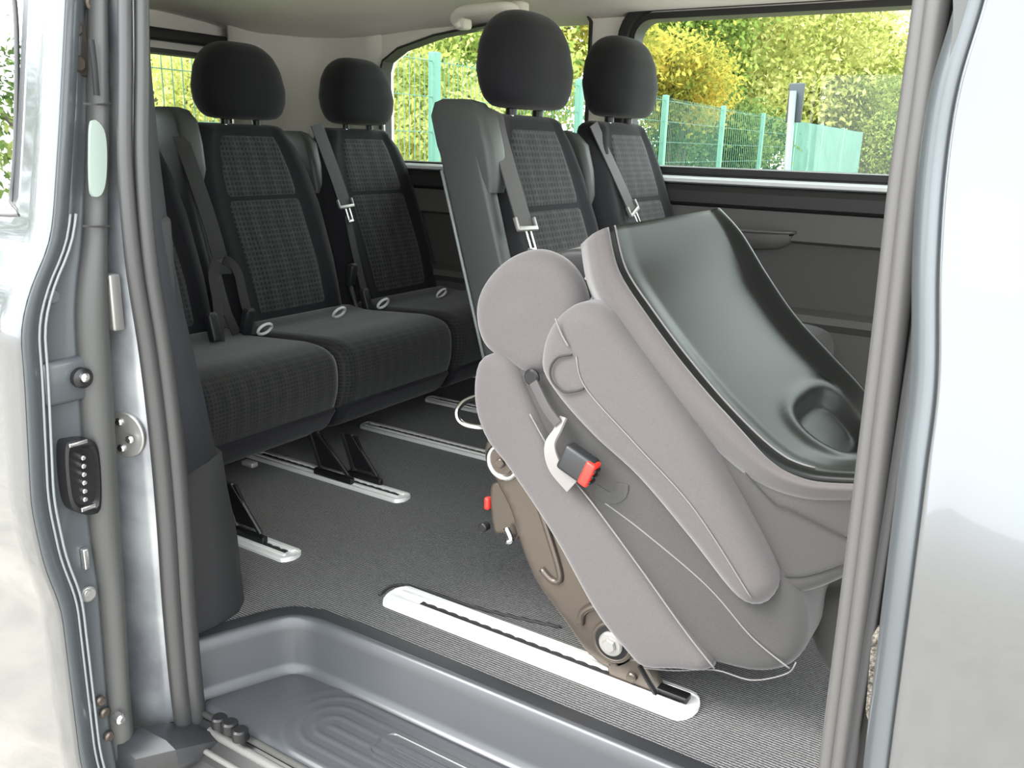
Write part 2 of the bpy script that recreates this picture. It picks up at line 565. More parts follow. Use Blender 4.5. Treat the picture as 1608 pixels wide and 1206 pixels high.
# ---- far wall (left side of the van): slab with two window openings
def wall_panel(name, mt, outline, y0, y1, holes=(), kind='structure', parent=None):
    bm = bmesh.new()
    loops = [outline] + list(holes)
    edges = []
    for lp in loops:
        vs = [bm.verts.new((p[0], y0, p[1])) for p in lp]
        for i in range(len(vs)):
            edges.append(bm.edges.new((vs[i], vs[(i + 1) % len(vs)])))
    bmesh.ops.triangle_fill(bm, use_beauty=True, use_dissolve=False, edges=edges)
    ext = bmesh.ops.extrude_face_region(bm, geom=bm.faces[:])
    vv = [e for e in ext['geom'] if isinstance(e, bmesh.types.BMVert)]
    bmesh.ops.translate(bm, vec=(0, y1 - y0, 0), verts=vv)
    bmesh.ops.recalc_face_normals(bm, faces=bm.faces)
    me = bpy.data.meshes.new(name); bm.to_mesh(me); bm.free()
    me.materials.append(mt)
    o = bpy.data.objects.new(name, me); col.objects.link(o)
    if parent: o.parent = parent
    if kind: tag(o, kind=kind)
    return o


def rrect(x0, x1, z0, z1, r, n=6, rs=None):
    rs = rs or (r, r, r, r)
    o = []
    for (cx, cz, a0, rr) in ((x1, z0, -90, rs[0]), (x1, z1, 0, rs[1]), (x0, z1, 90, rs[2]), (x0, z0, 180, rs[3])):
        sx = -1 if cx == x1 else 1; sz = 1 if cz == z0 else -1
        for k in range(n + 1):
            a = math.radians(a0 + 90 * k / n)
            o.append((cx + sx * rr + rr * math.cos(a), cz + sz * rr + rr * math.sin(a)))
    return o


def W(u, v): 
    p = P(u, v, 1, WALL); return (p.x, p.z)

win1 = rrect(-1.30, 0.55, 0.828, 1.298, 0.07)
w2 = [W(598, 100), W(640, 66), W(740, 38), W(860, 20)]
win2 = [(-1.47, 0.815), (-1.45, 0.84), (-1.45, 1.29), (-1.47, 1.318), (-1.62, 1.314), (-1.84, 1.302), (-2.1, 1.272), (-2.27, 1.232), (-2.345, 1.19), (-2.36, 1.15), (-2.36, 0.85), (-2.33, 0.815)]
wall = wall_panel('wall_left', M['headliner'], [(-2.95, -0.05), (1.2, -0.05), (1.2, 1.36), (-2.95, 1.36)], WALL, WALL + 0.07, [win1, win2])
tag(wall, 'far side wall of the van with two windows', 'wall')


def window(name, outline, mt_frame, y, fw, label):
    """rubber frame ring + pane; returns the structure object"""
    c = Vector((sum(p[0] for p in outline) / len(outline), 0, sum(p[1] for p in outline) / len(outline)))
    base = [Vector((p[0], 0, p[1])) for p in outline]
    inn = inset(base, fw); outr = inset(base, -fw * 0.6)
    mb = MB()
    mb.loft([[Vector((q.x, y, q.z)) for q in outr], [Vector((q.x, y - 0.012, q.z)) for q in outr],
             [Vector((q.x, y - 0.012, q.z)) for q in inset(base, fw * 0.8)], [Vector((q.x, y + 0.02, q.z)) for q in inn], [Vector((q.x, y + 0.05, q.z)) for q in inn]], cap=False)
    fr = mb.build(name, mt_frame, auto=40)
    tag(fr, label, 'window', kind='structure')
    pm = MB()
    nn = len(inn)
    pm.add([(q.x, y + 0.045, q.z) for q in inset(base, fw * 0.5)] + [(q.x, y + 0.049, q.z) for q in inset(base, fw * 0.5)],
           [tuple(range(nn)), tuple(range(nn, 2 * nn))[::-1]])
    pane = link('pane', pm.v, pm.f, M['glass'], fr, smooth=False)
    return fr

window('window_1', win1, M['trim_dark'], WALL, 0.014, 'large side window beside the middle row')
window('window_2', win2, M['trim_dark'], WALL, 0.006, 'rear side window beside the rear row')

# wide dark surround with rounded top-left corner around window 1
sur = MB()
o1 = [Vector((p[0], 0, p[1])) for p in win1]
sur.loft([[Vector((q.x, WALL - 0.001, q.z)) for q in inset(o1, -0.05)], [Vector((q.x, WALL - 0.02, q.z)) for q in inset(o1, -0.045)],
          [Vector((q.x, WALL - 0.022, q.z)) for q in inset(o1, -0.012)], [Vector((q.x, WALL + 0.002, q.z)) for q in inset(o1, -0.005)]], cap=False)
tag(sur.build('trim_3', M['trim_dark'], auto=50), kind='structure')

# lower wall trim: sill ledge, dark band, grey band with pull pocket, dark door card, bottom ledge
def strip(name, mt, x0, x1, prof, parent=None):
    """profile (y,z) swept along x"""
    mb = MB()
    mb.loft([[Vector((x0, y, z)) for y, z in prof], [Vector((x1, y, z)) for y, z in prof]])
    return mb.build(name, mt, parent, auto=35)

YW = WALL
tag(strip('trim_4', M['sill'], 0.9, REAR, [(YW + 0.01, 0.818), (YW - 0.03, 0.812), (YW - 0.05, 0.806), (YW - 0.052, 0.796), (YW - 0.03, 0.79), (YW + .01, 0.79)]), kind='structure')
cardp = [(YW, 0.79), (YW - 0.045, 0.787), (YW - 0.06, 0.77), (YW - 0.062, 0.735), (YW - 0.045, 0.725), (YW, 0.725)]
card = strip('trim_5', M['trim_dark'], 0.9, REAR, cardp)
tag(card, kind='structure')
card2 = strip('panel', M['trim_mid'], 0.9, REAR, [(YW, 0.728), (YW - 0.05, 0.722), (YW - 0.055, 0.64), (YW - 0.03, 0.63), (YW, 0.63)], card)
card3 = strip('panel', M['door_card'], 0.9, REAR, [(YW, 0.635), (YW - 0.02, 0.635), (YW - 0.025, 0.43), (YW, 0.43)], card)
ledge = strip('ledge', M['trim_mid'], 0.9, REAR, [(YW, 0.44), (YW - 0.02, 0.438), (YW - 0.075, 0.425), (YW - 0.085, 0.405), (YW - 0.06, 0.38), (YW - 0.04, 0.02), (YW, 0.02)], card)
# pull pocket: a lipped shelf that curves out of the panel
pk = MB()
loops = []
pocket_pts = [(-1.15, 0.0), (-1.05, 0.05), (-0.93, 0.07), (-0.82, 0.062), (-0.75, 0.04), (-0.715, 0.018), (-0.70, 0.0)]
for (x, d) in pocket_pts:
    yy = YW - 0.05 - d
    zl = 0.66 - 0.06 * min(1, d / 0.05) ** 0.6
    loops.append([Vector((x, YW - 0.04, 0.662)), Vector((x, yy + 0.006, 0.664)), Vector((x, yy, 0.658)), Vector((x, yy + 0.002, 0.5 * (0.658 + zl) + 0.01)), Vector((x, yy + 0.25 * d, zl + 0.01)), Vector((x, YW - 0.02, zl))])
pk.loft(loops)
pk.build('armrest_pocket', M['door_card'], card, auto=60)
lip = MB().tube(spline([(x, YW - 0.052 - d, 0.664) for x, d in pocket_pts], 24, False), 0.005, 8)
lip.build('pocket_rim', M['grey_plastic'], card)

# D-pillar corner and tailgate
wr = MB()
cor = []
for k in range(9):
    a = PI / 2 * k / 8
    cor.append((-2.36 - 0.5 * math.sin(a) ** 1.1, WALL + 0.01 - 0.33 * (1 - math.cos(a)) ** 1.15))
wr.grid([[(x + 0.06 * (1.3 - z) * 0.3, y + 0.0, z) for x, y in cor] for z in (0.79, 0.95, 1.1, 1.2, 1.30, 1.36)])
dp = wr.build('trim_6', M['headliner'])
dp.modifiers.new('thick', 'SOLIDIFY').thickness = 0.015
tag(dp, kind='structure')
def rear_panel():
    bm = bmesh.new(); edges = []
    outl = [(0.86, -0.05), (WALL + 0.05, -0.05), (WALL + 0.05, 1.36), (0.86, 1.36)]
    hole = rrect(1.2, 2.42, 0.86, 1.185, 0.06)
    for lp in (outl, hole):
        vs = [bm.verts.new((REAR, p[0], p[1])) for p in lp]
        for i in range(len(vs)): edges.append(bm.edges.new((vs[i], vs[(i + 1) % len(vs)])))
    bmesh.ops.triangle_fill(bm, use_beauty=True, edges=edges)
    ext = bmesh.ops.extrude_face_region(bm, geom=bm.faces[:])
    bmesh.ops.translate(bm, vec=(-0.05, 0, 0), verts=[e for e in ext['geom'] if isinstance(e, bmesh.types.BMVert)])
    bmesh.ops.recalc_face_normals(bm, faces=bm.faces)
    me = bpy.data.meshes.new('wall_rear'); bm.to_mesh(me); bm.free()
    me.materials.append(M['headliner'])
    o = bpy.data.objects.new('wall_rear', me); col.objects.link(o)
    return tag(o, 'tailgate wall behind the rear seats', 'wall', kind='structure'), hole
wrear, hole3 = rear_panel()
fr = MB()
b3 = [Vector((p[0], 0, p[1])) for p in hole3]
def tox(l, x): return [Vector((x, q.x, q.z)) for q in l]
fr.loft([tox(inset(b3, -0.01), REAR + 0.001), tox(inset(b3, -0.008), REAR + 0.012), tox(inset(b3, 0.008), REAR + 0.012), tox(inset(b3, 0.01), REAR - 0.04)], cap=False)
w3 = fr.build('window_3', M['trim_mid'], auto=40)
tag(w3, 'tailgate window behind the rear seats', 'window', kind='structure')
pm = MB().add(tox(b3, REAR - 0.03) + tox(b3, REAR - 0.034), [tuple(range(len(b3))), tuple(range(len(b3), 2 * len(b3)))[::-1]])
link('pane', pm.v, pm.f, M['glass'], w3, smooth=False)
hd = MB().box((REAR + 0.02, 1.8, 1.24), (0.05, 1.72, 0.042), bev=0.01).build('trim_7', M['trim_dark'], auto=40)
tag(hd, kind='structure')

# near side wall behind the doorway (inner lining + painted body), with its window
ywin = rrect(-2.3, -1.5, 0.84, 1.2, 0.06)
wn = wall_panel('wall_right', M['paint_body'], [(-2.95, -0.35), (-1.23, -0.35), (-1.235, 0.3), (-1.235, 1.32), (-2.95, 1.32)], 0.845, 0.865, [ywin])
tag(wn, 'painted body side behind the doorway', 'wall')
wl2 = window('window_4', ywin, M['trim_dark'], 0.87, 0.012, 'near side rear window behind the slid door')
# painted flange around the doorway's rear edge (turns in towards the seal)
rf = MB()
rows = []
for z in [1.3, 1.1, 0.9, 0.76, 0.62, 0.5, 0.4, 0.2, 0.0, -0.15, -0.3]:
    yo = max(0.806, lerp_tab([(-0.3, 0.79), (0.7, 0.812), (0.9, 0.836), (1.1, 0.852)], z))
    rows.append([(-1.6, yo, z), (-1.36, yo, z), (-1.29, yo + 0.004, z), (-1.25, max(yo + 0.008, 0.826), z), (-1.225, max(yo + 0.012, 0.838), z)])
rf.grid(rows)
flange = rf.build('body_flange', M['paint_body'], wn)
flange.modifiers.new('thick', 'SOLIDIFY').thickness = 0.006
# hinge guide bracket and round striker plate on the flange
bk = MB().box((-1.272, 0.803, 0.64), (0.05, 0.02, 0.09), bev=0.004)
brk = bk.build('guide_bracket', M['zinc'], wn, auto=40)
MB().disc((-1.262, 0.792, 0.675), (0.3, -1, 0), 0.012, 0.006, 16, 0.002).build('bolt', M['black_metal'], brk, auto=40)
sp = MB().disc((-1.272, 0.812, 0.415), (0.25, -1, 0), 0.04, 0.006, 32, 0.002)
spo = sp.build('striker_plate', M['zinc'], wn, auto=40)
for (dx, dz) in ((-0.004, 0.022), (0.02, -0.004), (-0.004, -0.024)):
    MB().disc((-1.272 + dx, 0.806, 0.415 + dz), (0.25, -1, 0), 0.007, 0.006, 12, 0.002).build('bolt', M['steel'], spo, auto=40)

# inner lining panels behind the seal (slate C-pillar trim and wheel-arch box)
cp = MB()
rows = []
for (z, ya, yb, xa) in [(1.28, 0.90, 0.97, -1.30), (1.0, 0.89, 0.955, -1.30), (0.85, 0.885, 0.955, -1.295), (0.72, 0.88, 0.955, -1.285), (0.6, 0.88, 0.965, -1.275), (0.45, 0.88, 0.985, -1.265), (0.33, 0.88, 1.0, -1.26)]:
    rows.append([(xa + 0.055, ya - 0.03, z), (xa + 0.05, ya - 0.01, z), (xa + 0.035, ya + 0.02, z), (xa, yb - 0.02, z), (xa - 0.05, yb, z), (xa - 0.3, yb + 0.03, z)])
cp.grid(rows)
cpo = cp.build('trim_8', M['trim_blue'])
cpo.modifiers.new('thick', 'SOLIDIFY').thickness = 0.006
tag(cpo, kind='structure')
wb = MB()
wb.loft([[Vector((x, y, z)) for (x, y) in ((-1.245, 0.875), (-1.24, 0.94), (-1.25 - .01 * k, 1.0), (-1.275 - .02 * k, 1.035 - .01 * k), (-1.45, 1.07), (-2.6, 1.15), (-2.6, 0.875))] for k, z in ((0, 0.001), (0.3, 0.15), (1, 0.26), (2.0, 0.33))])
arch = wb.build('wheel_arch_trim', M['trim_dark'], cpo, auto=40)
lin = MB().box((-2.05, 0.9, 0.56), (1.6, 0.04, 0.42), bev=0.012).build('lining_panel', M['trim_dark'], cpo, auto=40)
# edge strip at the top of the doorway, its sunlit brightness painted white
ws = MB().tube([(-1.262, 0.886, 1.3), (-1.262, 0.884, 1.09), (-1.262, 0.869, 0.87)], 0.0052, 8).build('edge_strip', M['white'], cpo)
# roof rail over the doorway, outside skin of roof edge
rr = MB().box((-0.9, 0.86, 1.31), (4.1, 0.08, 0.09), bev=0.02).build('trim_10', M['paint_body'], auto=40)
tag(rr, kind='structure')

# ---- rear door seal: double rubber rib that follows the doorway edge
SEAL = [(1.3, 0.855), (1.09, 0.843), (0.9, 0.822), (0.77, 0.812), (0.65, 0.823), (0.51, 0.833), (0.40, 0.836), (0.29, 0.837), (0.05, 0.832), (-0.1, 0.835), (-0.18, 0.838)]
zs = [1.3 - 1.48 * k / 60 for k in range(61)]
st = sorted(SEAL)
root = empty('door_seal', (-1.2, 0.84, -0.18), 'black double-ribbed rubber seal down the rear edge of the doorway', 'seal')
def seal_rib(dy, dx, r, mt, nm='rib'):
    mb = MB(); p = [(-1.2 + dx, lerp_tab(st, z) + dy, z) for z in zs]
    p = spline([p[i] for i in range(0, 61, 6)], 61, False)
    mb.tube(p, r, 12)
    return mb.build(nm, mt, root)
RT = [0.0105 + 0.0065 * sstep(10, 45, k) for k in range(61)]
seal_rib(-0.009, -0.004, RT, M['rubber'])
seal_rib(0.012, 0.005, RT, M['rubber'])

# ---- entry step: moulded tray between carpet and sill
step = empty('entry_step', (-0.7, 0.97, -0.12), 'black moulded plastic entry step recessed in the doorway', 'step')
ty = MB()
ctr = [(-1.235, 0.862), (-1.2, 0.945), (-1.168, 1.015), (-1.15, 1.042), (-1.115, 1.058), (-1.05, 1.063), (-0.9, 1.066), (-0.4, 1.07), (0.4, 1.07)]
path = spline([Vector((x, y, 0)) for x, y in ctr], 90, False)
prof = [(0.02, -0.003), (0.008, 0.005), (0.0, 0.004), (-0.004, -0.002), (-0.008, -0.02), (-0.014, -0.085), (-0.018, -0.099), (-0.026, -0.106), (-0.036, -0.1085)]
rows = []
for i, p in enumerate(path):
    t = (path[min(i + 1, len(path) - 1)] - path[max(i - 1, 0)]).normalized()
    nv = Vector((-t.y, t.x, 0))      # away from the tray
    rows.append([p + nv * o + Vector((0, 0, z)) for o, z in prof])
ty.grid(rows)
wallm = ty.build('tray_wall', M['step'], step)
wallm.modifiers.new('thick', 'SOLIDIFY').thickness = 0.003
# tread with raised concentric ribs and grooves
tr = MB()
rows = []
NX, NY = 300, 66
def tread_h(x, y):
    z = -0.1085
    # stadium-shaped ribs around (x>-1.0) 
    dx = max(0, -0.96 - x); dy = abs(y - 0.952)
    d = math.hypot(dx, max(0, dy - 0.0))
    if d < 0.115 and x > -1.12:
        z += 0.0022 * max(0, math.cos(d * 2 * PI / 0.027)) ** 1.5 * sstep(0.115, 0.1, d)
    return z
for j in range(NY + 1):
    y = 0.85 + (1.045 - 0.85) * j / NY
    rows.append([(-1.2 + 1.55 * i / NX, y, tread_h(-1.2 + 1.55 * i / NX, y) - 0.006 * sstep(0.872, 0.852, y)) for i in range(NX + 1)])
tr.grid(rows)
trd = tr.build('tread', M['step'], step)
trd.modifiers.new('thick', 'SOLIDIFY').thickness = 0.003
pad = MB()
po = rrect(-0.87, 0.2, 0.935, 1.005, 0.02)
pad.loft([[Vector((x, y, -0.108)) for x, y in po], [Vector((x, y, -0.104)) for x, y in po], [Vector((q.x, q.z, -0.1035)) for q in inset([Vector((x, 0, y)) for x, y in po], 0.005)],
          [Vector((q.x, q.z, -0.106)) for q in inset([Vector((x, 0, y)) for x, y in po], 0.008)]])
for k in range(7):
    pad.box((-0.33, 0.947 + 0.008 * k, -0.1055), (1.0, 0.003, 0.003))
pad.build('tread_pad', M['step'], step, auto=40)
lipm = MB().tube([(-1.215, 0.853, -0.112), (-0.7, 0.853, -0.112), (0.3, 0.853, -0.112)], 0.006, 10)
lipm.build('step_lip', M['grey_plastic'], step)

# outer sill below the step with the slide-door track
sl = MB()
sl.loft([[Vector((x, y, z)) for y, z in ((0.85, -0.12), (0.83, -0.135), (0.80, -0.15), (0.775, -0.2), (0.77, -0.34), (0.9, -0.34), (0.9, -0.12))] for x in (-1.24, 0.4)])
so = sl.build('trim_11', M['black_metal'], auto=35)
tag(so, kind='structure')
MB().tube([(-1.15, 0.84, -0.128), (0.3, 0.84, -0.128)], 0.008, 10).build('track_rail', M['zinc'], so)
MB().tube([(-1.15, 0.812, -0.142), (0.3, 0.812, -0.142)], 0.005, 10).build('track_rail', M['zinc'], so)

# ================================================================== FLOOR RAILS
def rail(x0, x1, y, label, wid=0.062, slot=True, first=False, square=False):
    root = empty('floor_rail', ((x0 + x1) / 2, y, 0), label, 'rail', 'seat rails let into the carpet')
    mb = MB()
    # rounded-end outline
    def outl(hw, e):
        o = []
        for k in range(9):
            a = -PI / 2 + PI * k / 8
            o.append((x1 - hw * 0.7 + e * 0 + hw * 0.7 * math.cos(a), y + hw * math.sin(a)))
        for k in range(9):
            a = PI / 2 + PI * k / 8
            o.append((x0 + hw * 0.5 + hw * 0.5 * math.cos(a), y + hw * math.sin(a)))
        return o
    hw = wid / 2
    mb.loft([[Vector((a, b, z)) for a, b in outl(h, 0)] for h, z in ((hw, -0.005), (hw, 0.006), (hw - 0.003, 0.009), (hw - 0.012, 0.010), (hw - 0.014, 0.008))])
    base = mb.build('rail_body', M['alu'], root, auto=30)
    for s_ in (-1, 1):
        MB().box(((x0 + x1) / 2, y + s_ * 0.0135, 0.0095), (x1 - x0 - 0.04, 0.009, 0.006), bev=0.0015).build('rail_flange', M['alu'], root, auto=40)
    # scalloped slot
    s2 = MB()
    xs0, xs1 = x0 + 0.12 * (x1 - x0), x1 - 0.03
    nst = int((xs1 - xs0) / 0.0035)
    A, B = [], []
    for k in range(nst + 1):
        x = xs0 + (xs1 - xs0) * k / nst
        h = 0.0035 + 0.004 * abs(math.cos(PI * (x - xs0) / 0.026)) ** 0.6
        A.append(Vector((x, y - h, 0.0092))); B.append(Vector((x, y + h, 0.0092)))
    s2.grid([A, B])
    so_ = s2.build('rail_slot', M['slot'], root)
    so_.modifiers.new('thick', 'SOLIDIFY').thickness = 0.001
    return root

rail(-1.17 * 0.9, -0.435 * 0.9, 1.222, 'bright aluminium floor rail carrying the tipped seat, longest and nearest the step', 0.085, True)
rail(-1.9, -1.325, 1.222, 'aluminium floor rail under the near front leg of the rear single seat', 0.062)
rail(-1.95, -1.335, 1.618, 'aluminium floor rail under the inner legs of the rear seats')
rail(-1.84, -1.30, 2.012, 'aluminium floor rail in open carpet partly hidden by the tipped seat')
rail(-1.86, -1.45, 2.375, 'short far aluminium floor rail by the far wall under the rear bench')


# ================================================================== SEATS
def back_line(z):           # front-face x of an upright backrest at height z (bench origin at 0)
    return -0.30 * (z - 0.36)


def make_back(parent, yc, wid, x0, dz=0.0):
    """padded backrest with shoulders and bolsters, its checked insert, its headrest on posts"""
    z0, z1 = 0.33 + dz, 0.905 + dz
    WT = [(0, 0.93), (0.3, 1.0), (0.6, 1.0), (0.8, 0.93), (0.93, 0.82), (1.0, 0.70)]
    def hw(s): return wid / 2 * lerp_tab(WT, s)
    def hdp(s): return 0.066 - 0.02 * s
    def front(q, s):   # q in -1..1 across
        c = max(0.0, 1 - abs(q) ** 5) ** (1 / 3.2)
        bol = 0.016 * math.exp(-((abs(q) - 0.76) / 0.13) ** 2) * (1 - 0.4 * s)
        lum = 0.012 * math.exp(-((s - 0.3) / 0.22) ** 2) * (1 - q * q)
        return hdp(s) * c + bol * c + lum - 0.006 * math.exp(-((abs(q) - 0.605) / 0.03) ** 2)
    def centre(s): 
        z = z0 + (z1 - z0) * s
        return Vector((x0 + back_line(z - dz) - 0.066, yc, z))
    loops = []
    NS, NA = 34, 56
    ss = [k / NS for k in range(NS + 1)]
    for s in ss:
        c = centre(s); lp = []
        for k in range(NA):
            a = 2 * PI * k / NA
            ca, sa = math.cos(a), math.sin(a)
            q = math.copysign(abs(ca) ** 0.55, ca)
            if sa >= 0: xx = front(q * 0.999, s)
            else: xx = -hdp(s) * max(0.0, 1 - abs(q) ** 4) ** 0.35 * 0.9
            lp.append(c + Vector((xx, q * hw(s), 0)))
        loops.append(lp)
    # rounded top and bottom
    def cap(lp, dirz, h):
        cs = sum(lp, Vector()) / len(lp); r = []
        for k in (1, 2, 3, 4):
            a = PI / 2 * k / 4
            f = 1 - 0.20 * (1 - math.cos(a)) if k < 4 else 0.55
            f2 = math.cos(a) * 0.9 + 0.1
            r.append([cs + Vector(((q.x - cs.x) * f2, (q.y - cs.y) * (1 - 0.22 * (1 - math.cos(a))), (q.z - cs.z) + dirz * h * math.sin(a))) for q in lp])
        return r
    loops = cap(loops[0], -1, 0.03)[::-1] + loops + cap(loops[-1], 1, 0.028)
    body = MB().loft(loops).build('backrest', M['fabric'], parent)
    # insert panel
    rows = []
    NU, NV = 26, 44
    for j in range(NV + 1):
        s = 0.06 + 0.95 * j / NV
        c = centre(s); r = []
        for i in range(NU + 1):
            qm = 0.60
            q = -qm + 2 * qm * i / NU
            ed = min(sstep(0, 0.08, i / NU), sstep(1, 0.92, i / NU), sstep(0, 0.05, j / NV), sstep(1, 0.95, j / NV))
            g = -0.007 * math.exp(-((s - 0.67) / 0.012) ** 2)
            r.append(c + Vector((front(q, s) + 0.006 * ed - 0.003 + g, q * hw(s), 0)))
        rows.append(r)
    ins = MB().grid(rows).build('backrest_insert', M['weave'], parent)
    ins['label'] = 'checked grey insert panel'
    # headrest
    zc = z1 + 0.150
    cx = x0 + back_line(z1 - dz) - 0.05
    hl = []
    HW = [(0, 0.112), (0.08, 0.14), (0.22, 0.157), (0.4, 0.158), (0.65, 0.144), (0.82, 0.122), (0.94, 0.09), (1.0, 0.055)]
    HD = [(0, 0.048), (0.1, 0.066), (0.4, 0.08), (0.7, 0.075), (0.88, 0.06), (0.96, 0.042), (1.0, 0.02)]
    for k in range(23):
        s = k / 22
        z = zc - 0.110 + 0.228 * s
        lp = []
        for a_ in range(40):
            a = 2 * PI * a_ / 40
            ca, sa = math.cos(a), math.sin(a)
            q = math.copysign(abs(ca) ** 0.7, ca); p = math.copysign(abs(sa) ** 0.75, sa)
            lp.append(Vector((cx + 0.012 - 0.05 * s * 0.3 + p * lerp_tab(HD, s) * 1.05, yc + q * lerp_tab(HW, s), z)))
        hl.append(lp)
    hr = MB().loft(hl).build('headrest', M['fabric'], parent)
    md = hr.modifiers.new('smooth', 'SUBSURF'); md.levels = 1; md.render_levels = 1
    for s_ in (-1, 1):
        MB().tube([(cx + 0.005, yc + s_ * 0.062, z1 - 0.02), (cx + 0.006, yc + s_ * 0.062, zc - 0.09)], 0.006, 10).build('headrest_post', M['steel'] if s_ < 0 else M['black_metal'], parent)
        MB().disc((cx + 0.005, yc + s_ * 0.062, z1 + 0.026), (0, 0, 1), 0.014, 0.018, 16, 0.004).build('post_sleeve', M['black_metal'], parent, auto=40)
    return body


def make_cushion(parent, ya, yb, x0, dz=0.0, mt=None):
    prof = [(x0 - 0.02, 0.345), (x0 + 0.1, 0.352), (x0 + 0.25, 0.362), (x0 + 0.36, 0.366), (x0 + 0.425, 0.345), (x0 + 0.445, 0.29), (x0 + 0.435, 0.21), (x0 + 0.39, 0.16), (x0 + 0.2, 0.15), (x0 - 0.02, 0.17)]
    prof = [(a, 0, b + dz) for a, b in prof]
    mb = MB()
    puff(mb, prof, ya, yb, 0.045, 64, 6, dome=0.004)
    c = mb.build('cushion', mt or M['cushion'], parent)
    sk = MB()
    puff(sk, [(x0 + 0.0, 0, 0.2 + dz), (x0 + 0.40, 0, 0.2 + dz), (x0 + 0.42, 0, 0.17 + dz), (x0 + 0.37, 0, 0.115 + dz), (x0 + 0.25, 0, 0.10 + dz), (x0 + 0.0, 0, 0.12 + dz)], ya + 0.012, yb - 0.012, 0.02, 48, 4)
    sk.build('seat_skirt', M['fabric'], parent)
    return c


def belt(parent, pts, wid, tongue=True, mt=None, side=(0, 1, 0.1)):
    mt = mt or ('belt_dark' if pts[0].x < -1.5 else 'belt')
    mb = MB().ribbon(spline(pts, 24, False), wid, 0.003, side)
    o = mb.build('seat_belt', M[mt], parent, auto=40)
    if tongue:
        a, b = Vector(pts[-2]), Vector(pts[-1])
        t = (b - a).normalized()
        sv = Vector(side); sv = (sv - t * sv.dot(t)).normalized()
        nv = t.cross(sv)
        R = Matrix((sv, t, nv)).transposed()
        tg = MB()
        tg.box(b + nv * 0.004, (wid * 1.25, 0.012, 0.012), R, 0.003)
        for s_ in (-1, 1):
            tg.box(b + nv * 0.004 + sv * s_ * wid * 0.6 - t * 0.012, (0.006, 0.03, 0.01), R, 0.002)
        to = tg.build('belt_tongue', M['zinc'], o, auto=40)
        bl = MB()
        for s_ in (-1, 1):
            bl.box(b + t * 0.028 + nv * 0.004 + sv * s_ * 0.009, (0.006, 0.045, 0.004), R, 0.001)
        bl.box(b + t * 0.05 + nv * 0.004, (0.024, 0.008, 0.004), R, 0.001)
        bl.build('tongue_blade', M['steel'], o, auto=40)
    return o


def anchor_ring(parent, c, r=0.02, ang=0.0):
    p = [Vector(c) + Vector((r * 0.55 * math.sin(a) + 0.01, r * 1.15 * math.cos(a), r * 0.8 * math.sin(a))) for a in [2 * PI * k / 20 for k in range(20)]]
    return MB().tube(p, 0.0045, 8, closed=True).build('anchor_ring', M['white'], parent)


def buckle(parent, c, rot=0.0, mt='plastic'):
    R = Matrix.Rotation(rot, 3, 'Y')
    b = MB().box(c, (0.026, 0.03, 0.075), R, 0.006).build('buckle', M[mt], parent, auto=40)
    MB().box(Vector(c) + R @ Vector((0.006, 0, 0.038)), (0.012, 0.02, 0.006), R, 0.001).build('buckle_button', M['grey_plastic'], b, auto=40)
    return b


def leg(parent, x, y, ztop, lean=0.1):
    mb = MB()
    # slanted front strut, upright rear strut, foot and gusset plate
    mb.tube([(x - lean, y, ztop), (x, y, 0.03)], 0.006, 8)
    mb.tube([(x - lean - 0.03, y, ztop), (x - lean + 0.01, y, 0.03)], 0.008, 8)
    mb.box((x - lean / 2, y, 0.018), (lean + 0.03, 0.016, 0.018), bev=0.004)
    mb.add([(x - lean - 0.03, y - 0.004, ztop), (x - lean * 0.8, y - 0.004, ztop), (x - 0.02, y - 0.004, 0.04), (x - lean, y - 0.004, 0.04),
            (x - lean - 0.03, y + 0.004, ztop), (x - lean * 0.8, y + 0.004, ztop), (x - 0.02, y + 0.004, 0.04), (x - lean, y + 0.004, 0.04)],
           [(0, 1, 2, 3), (7, 6, 5, 4), (0, 4, 5, 1), (1, 5, 6, 2), (2, 6, 7, 3), (3, 7, 4, 0)])
    return mb.build('leg', M['black_metal'], parent, auto=40)


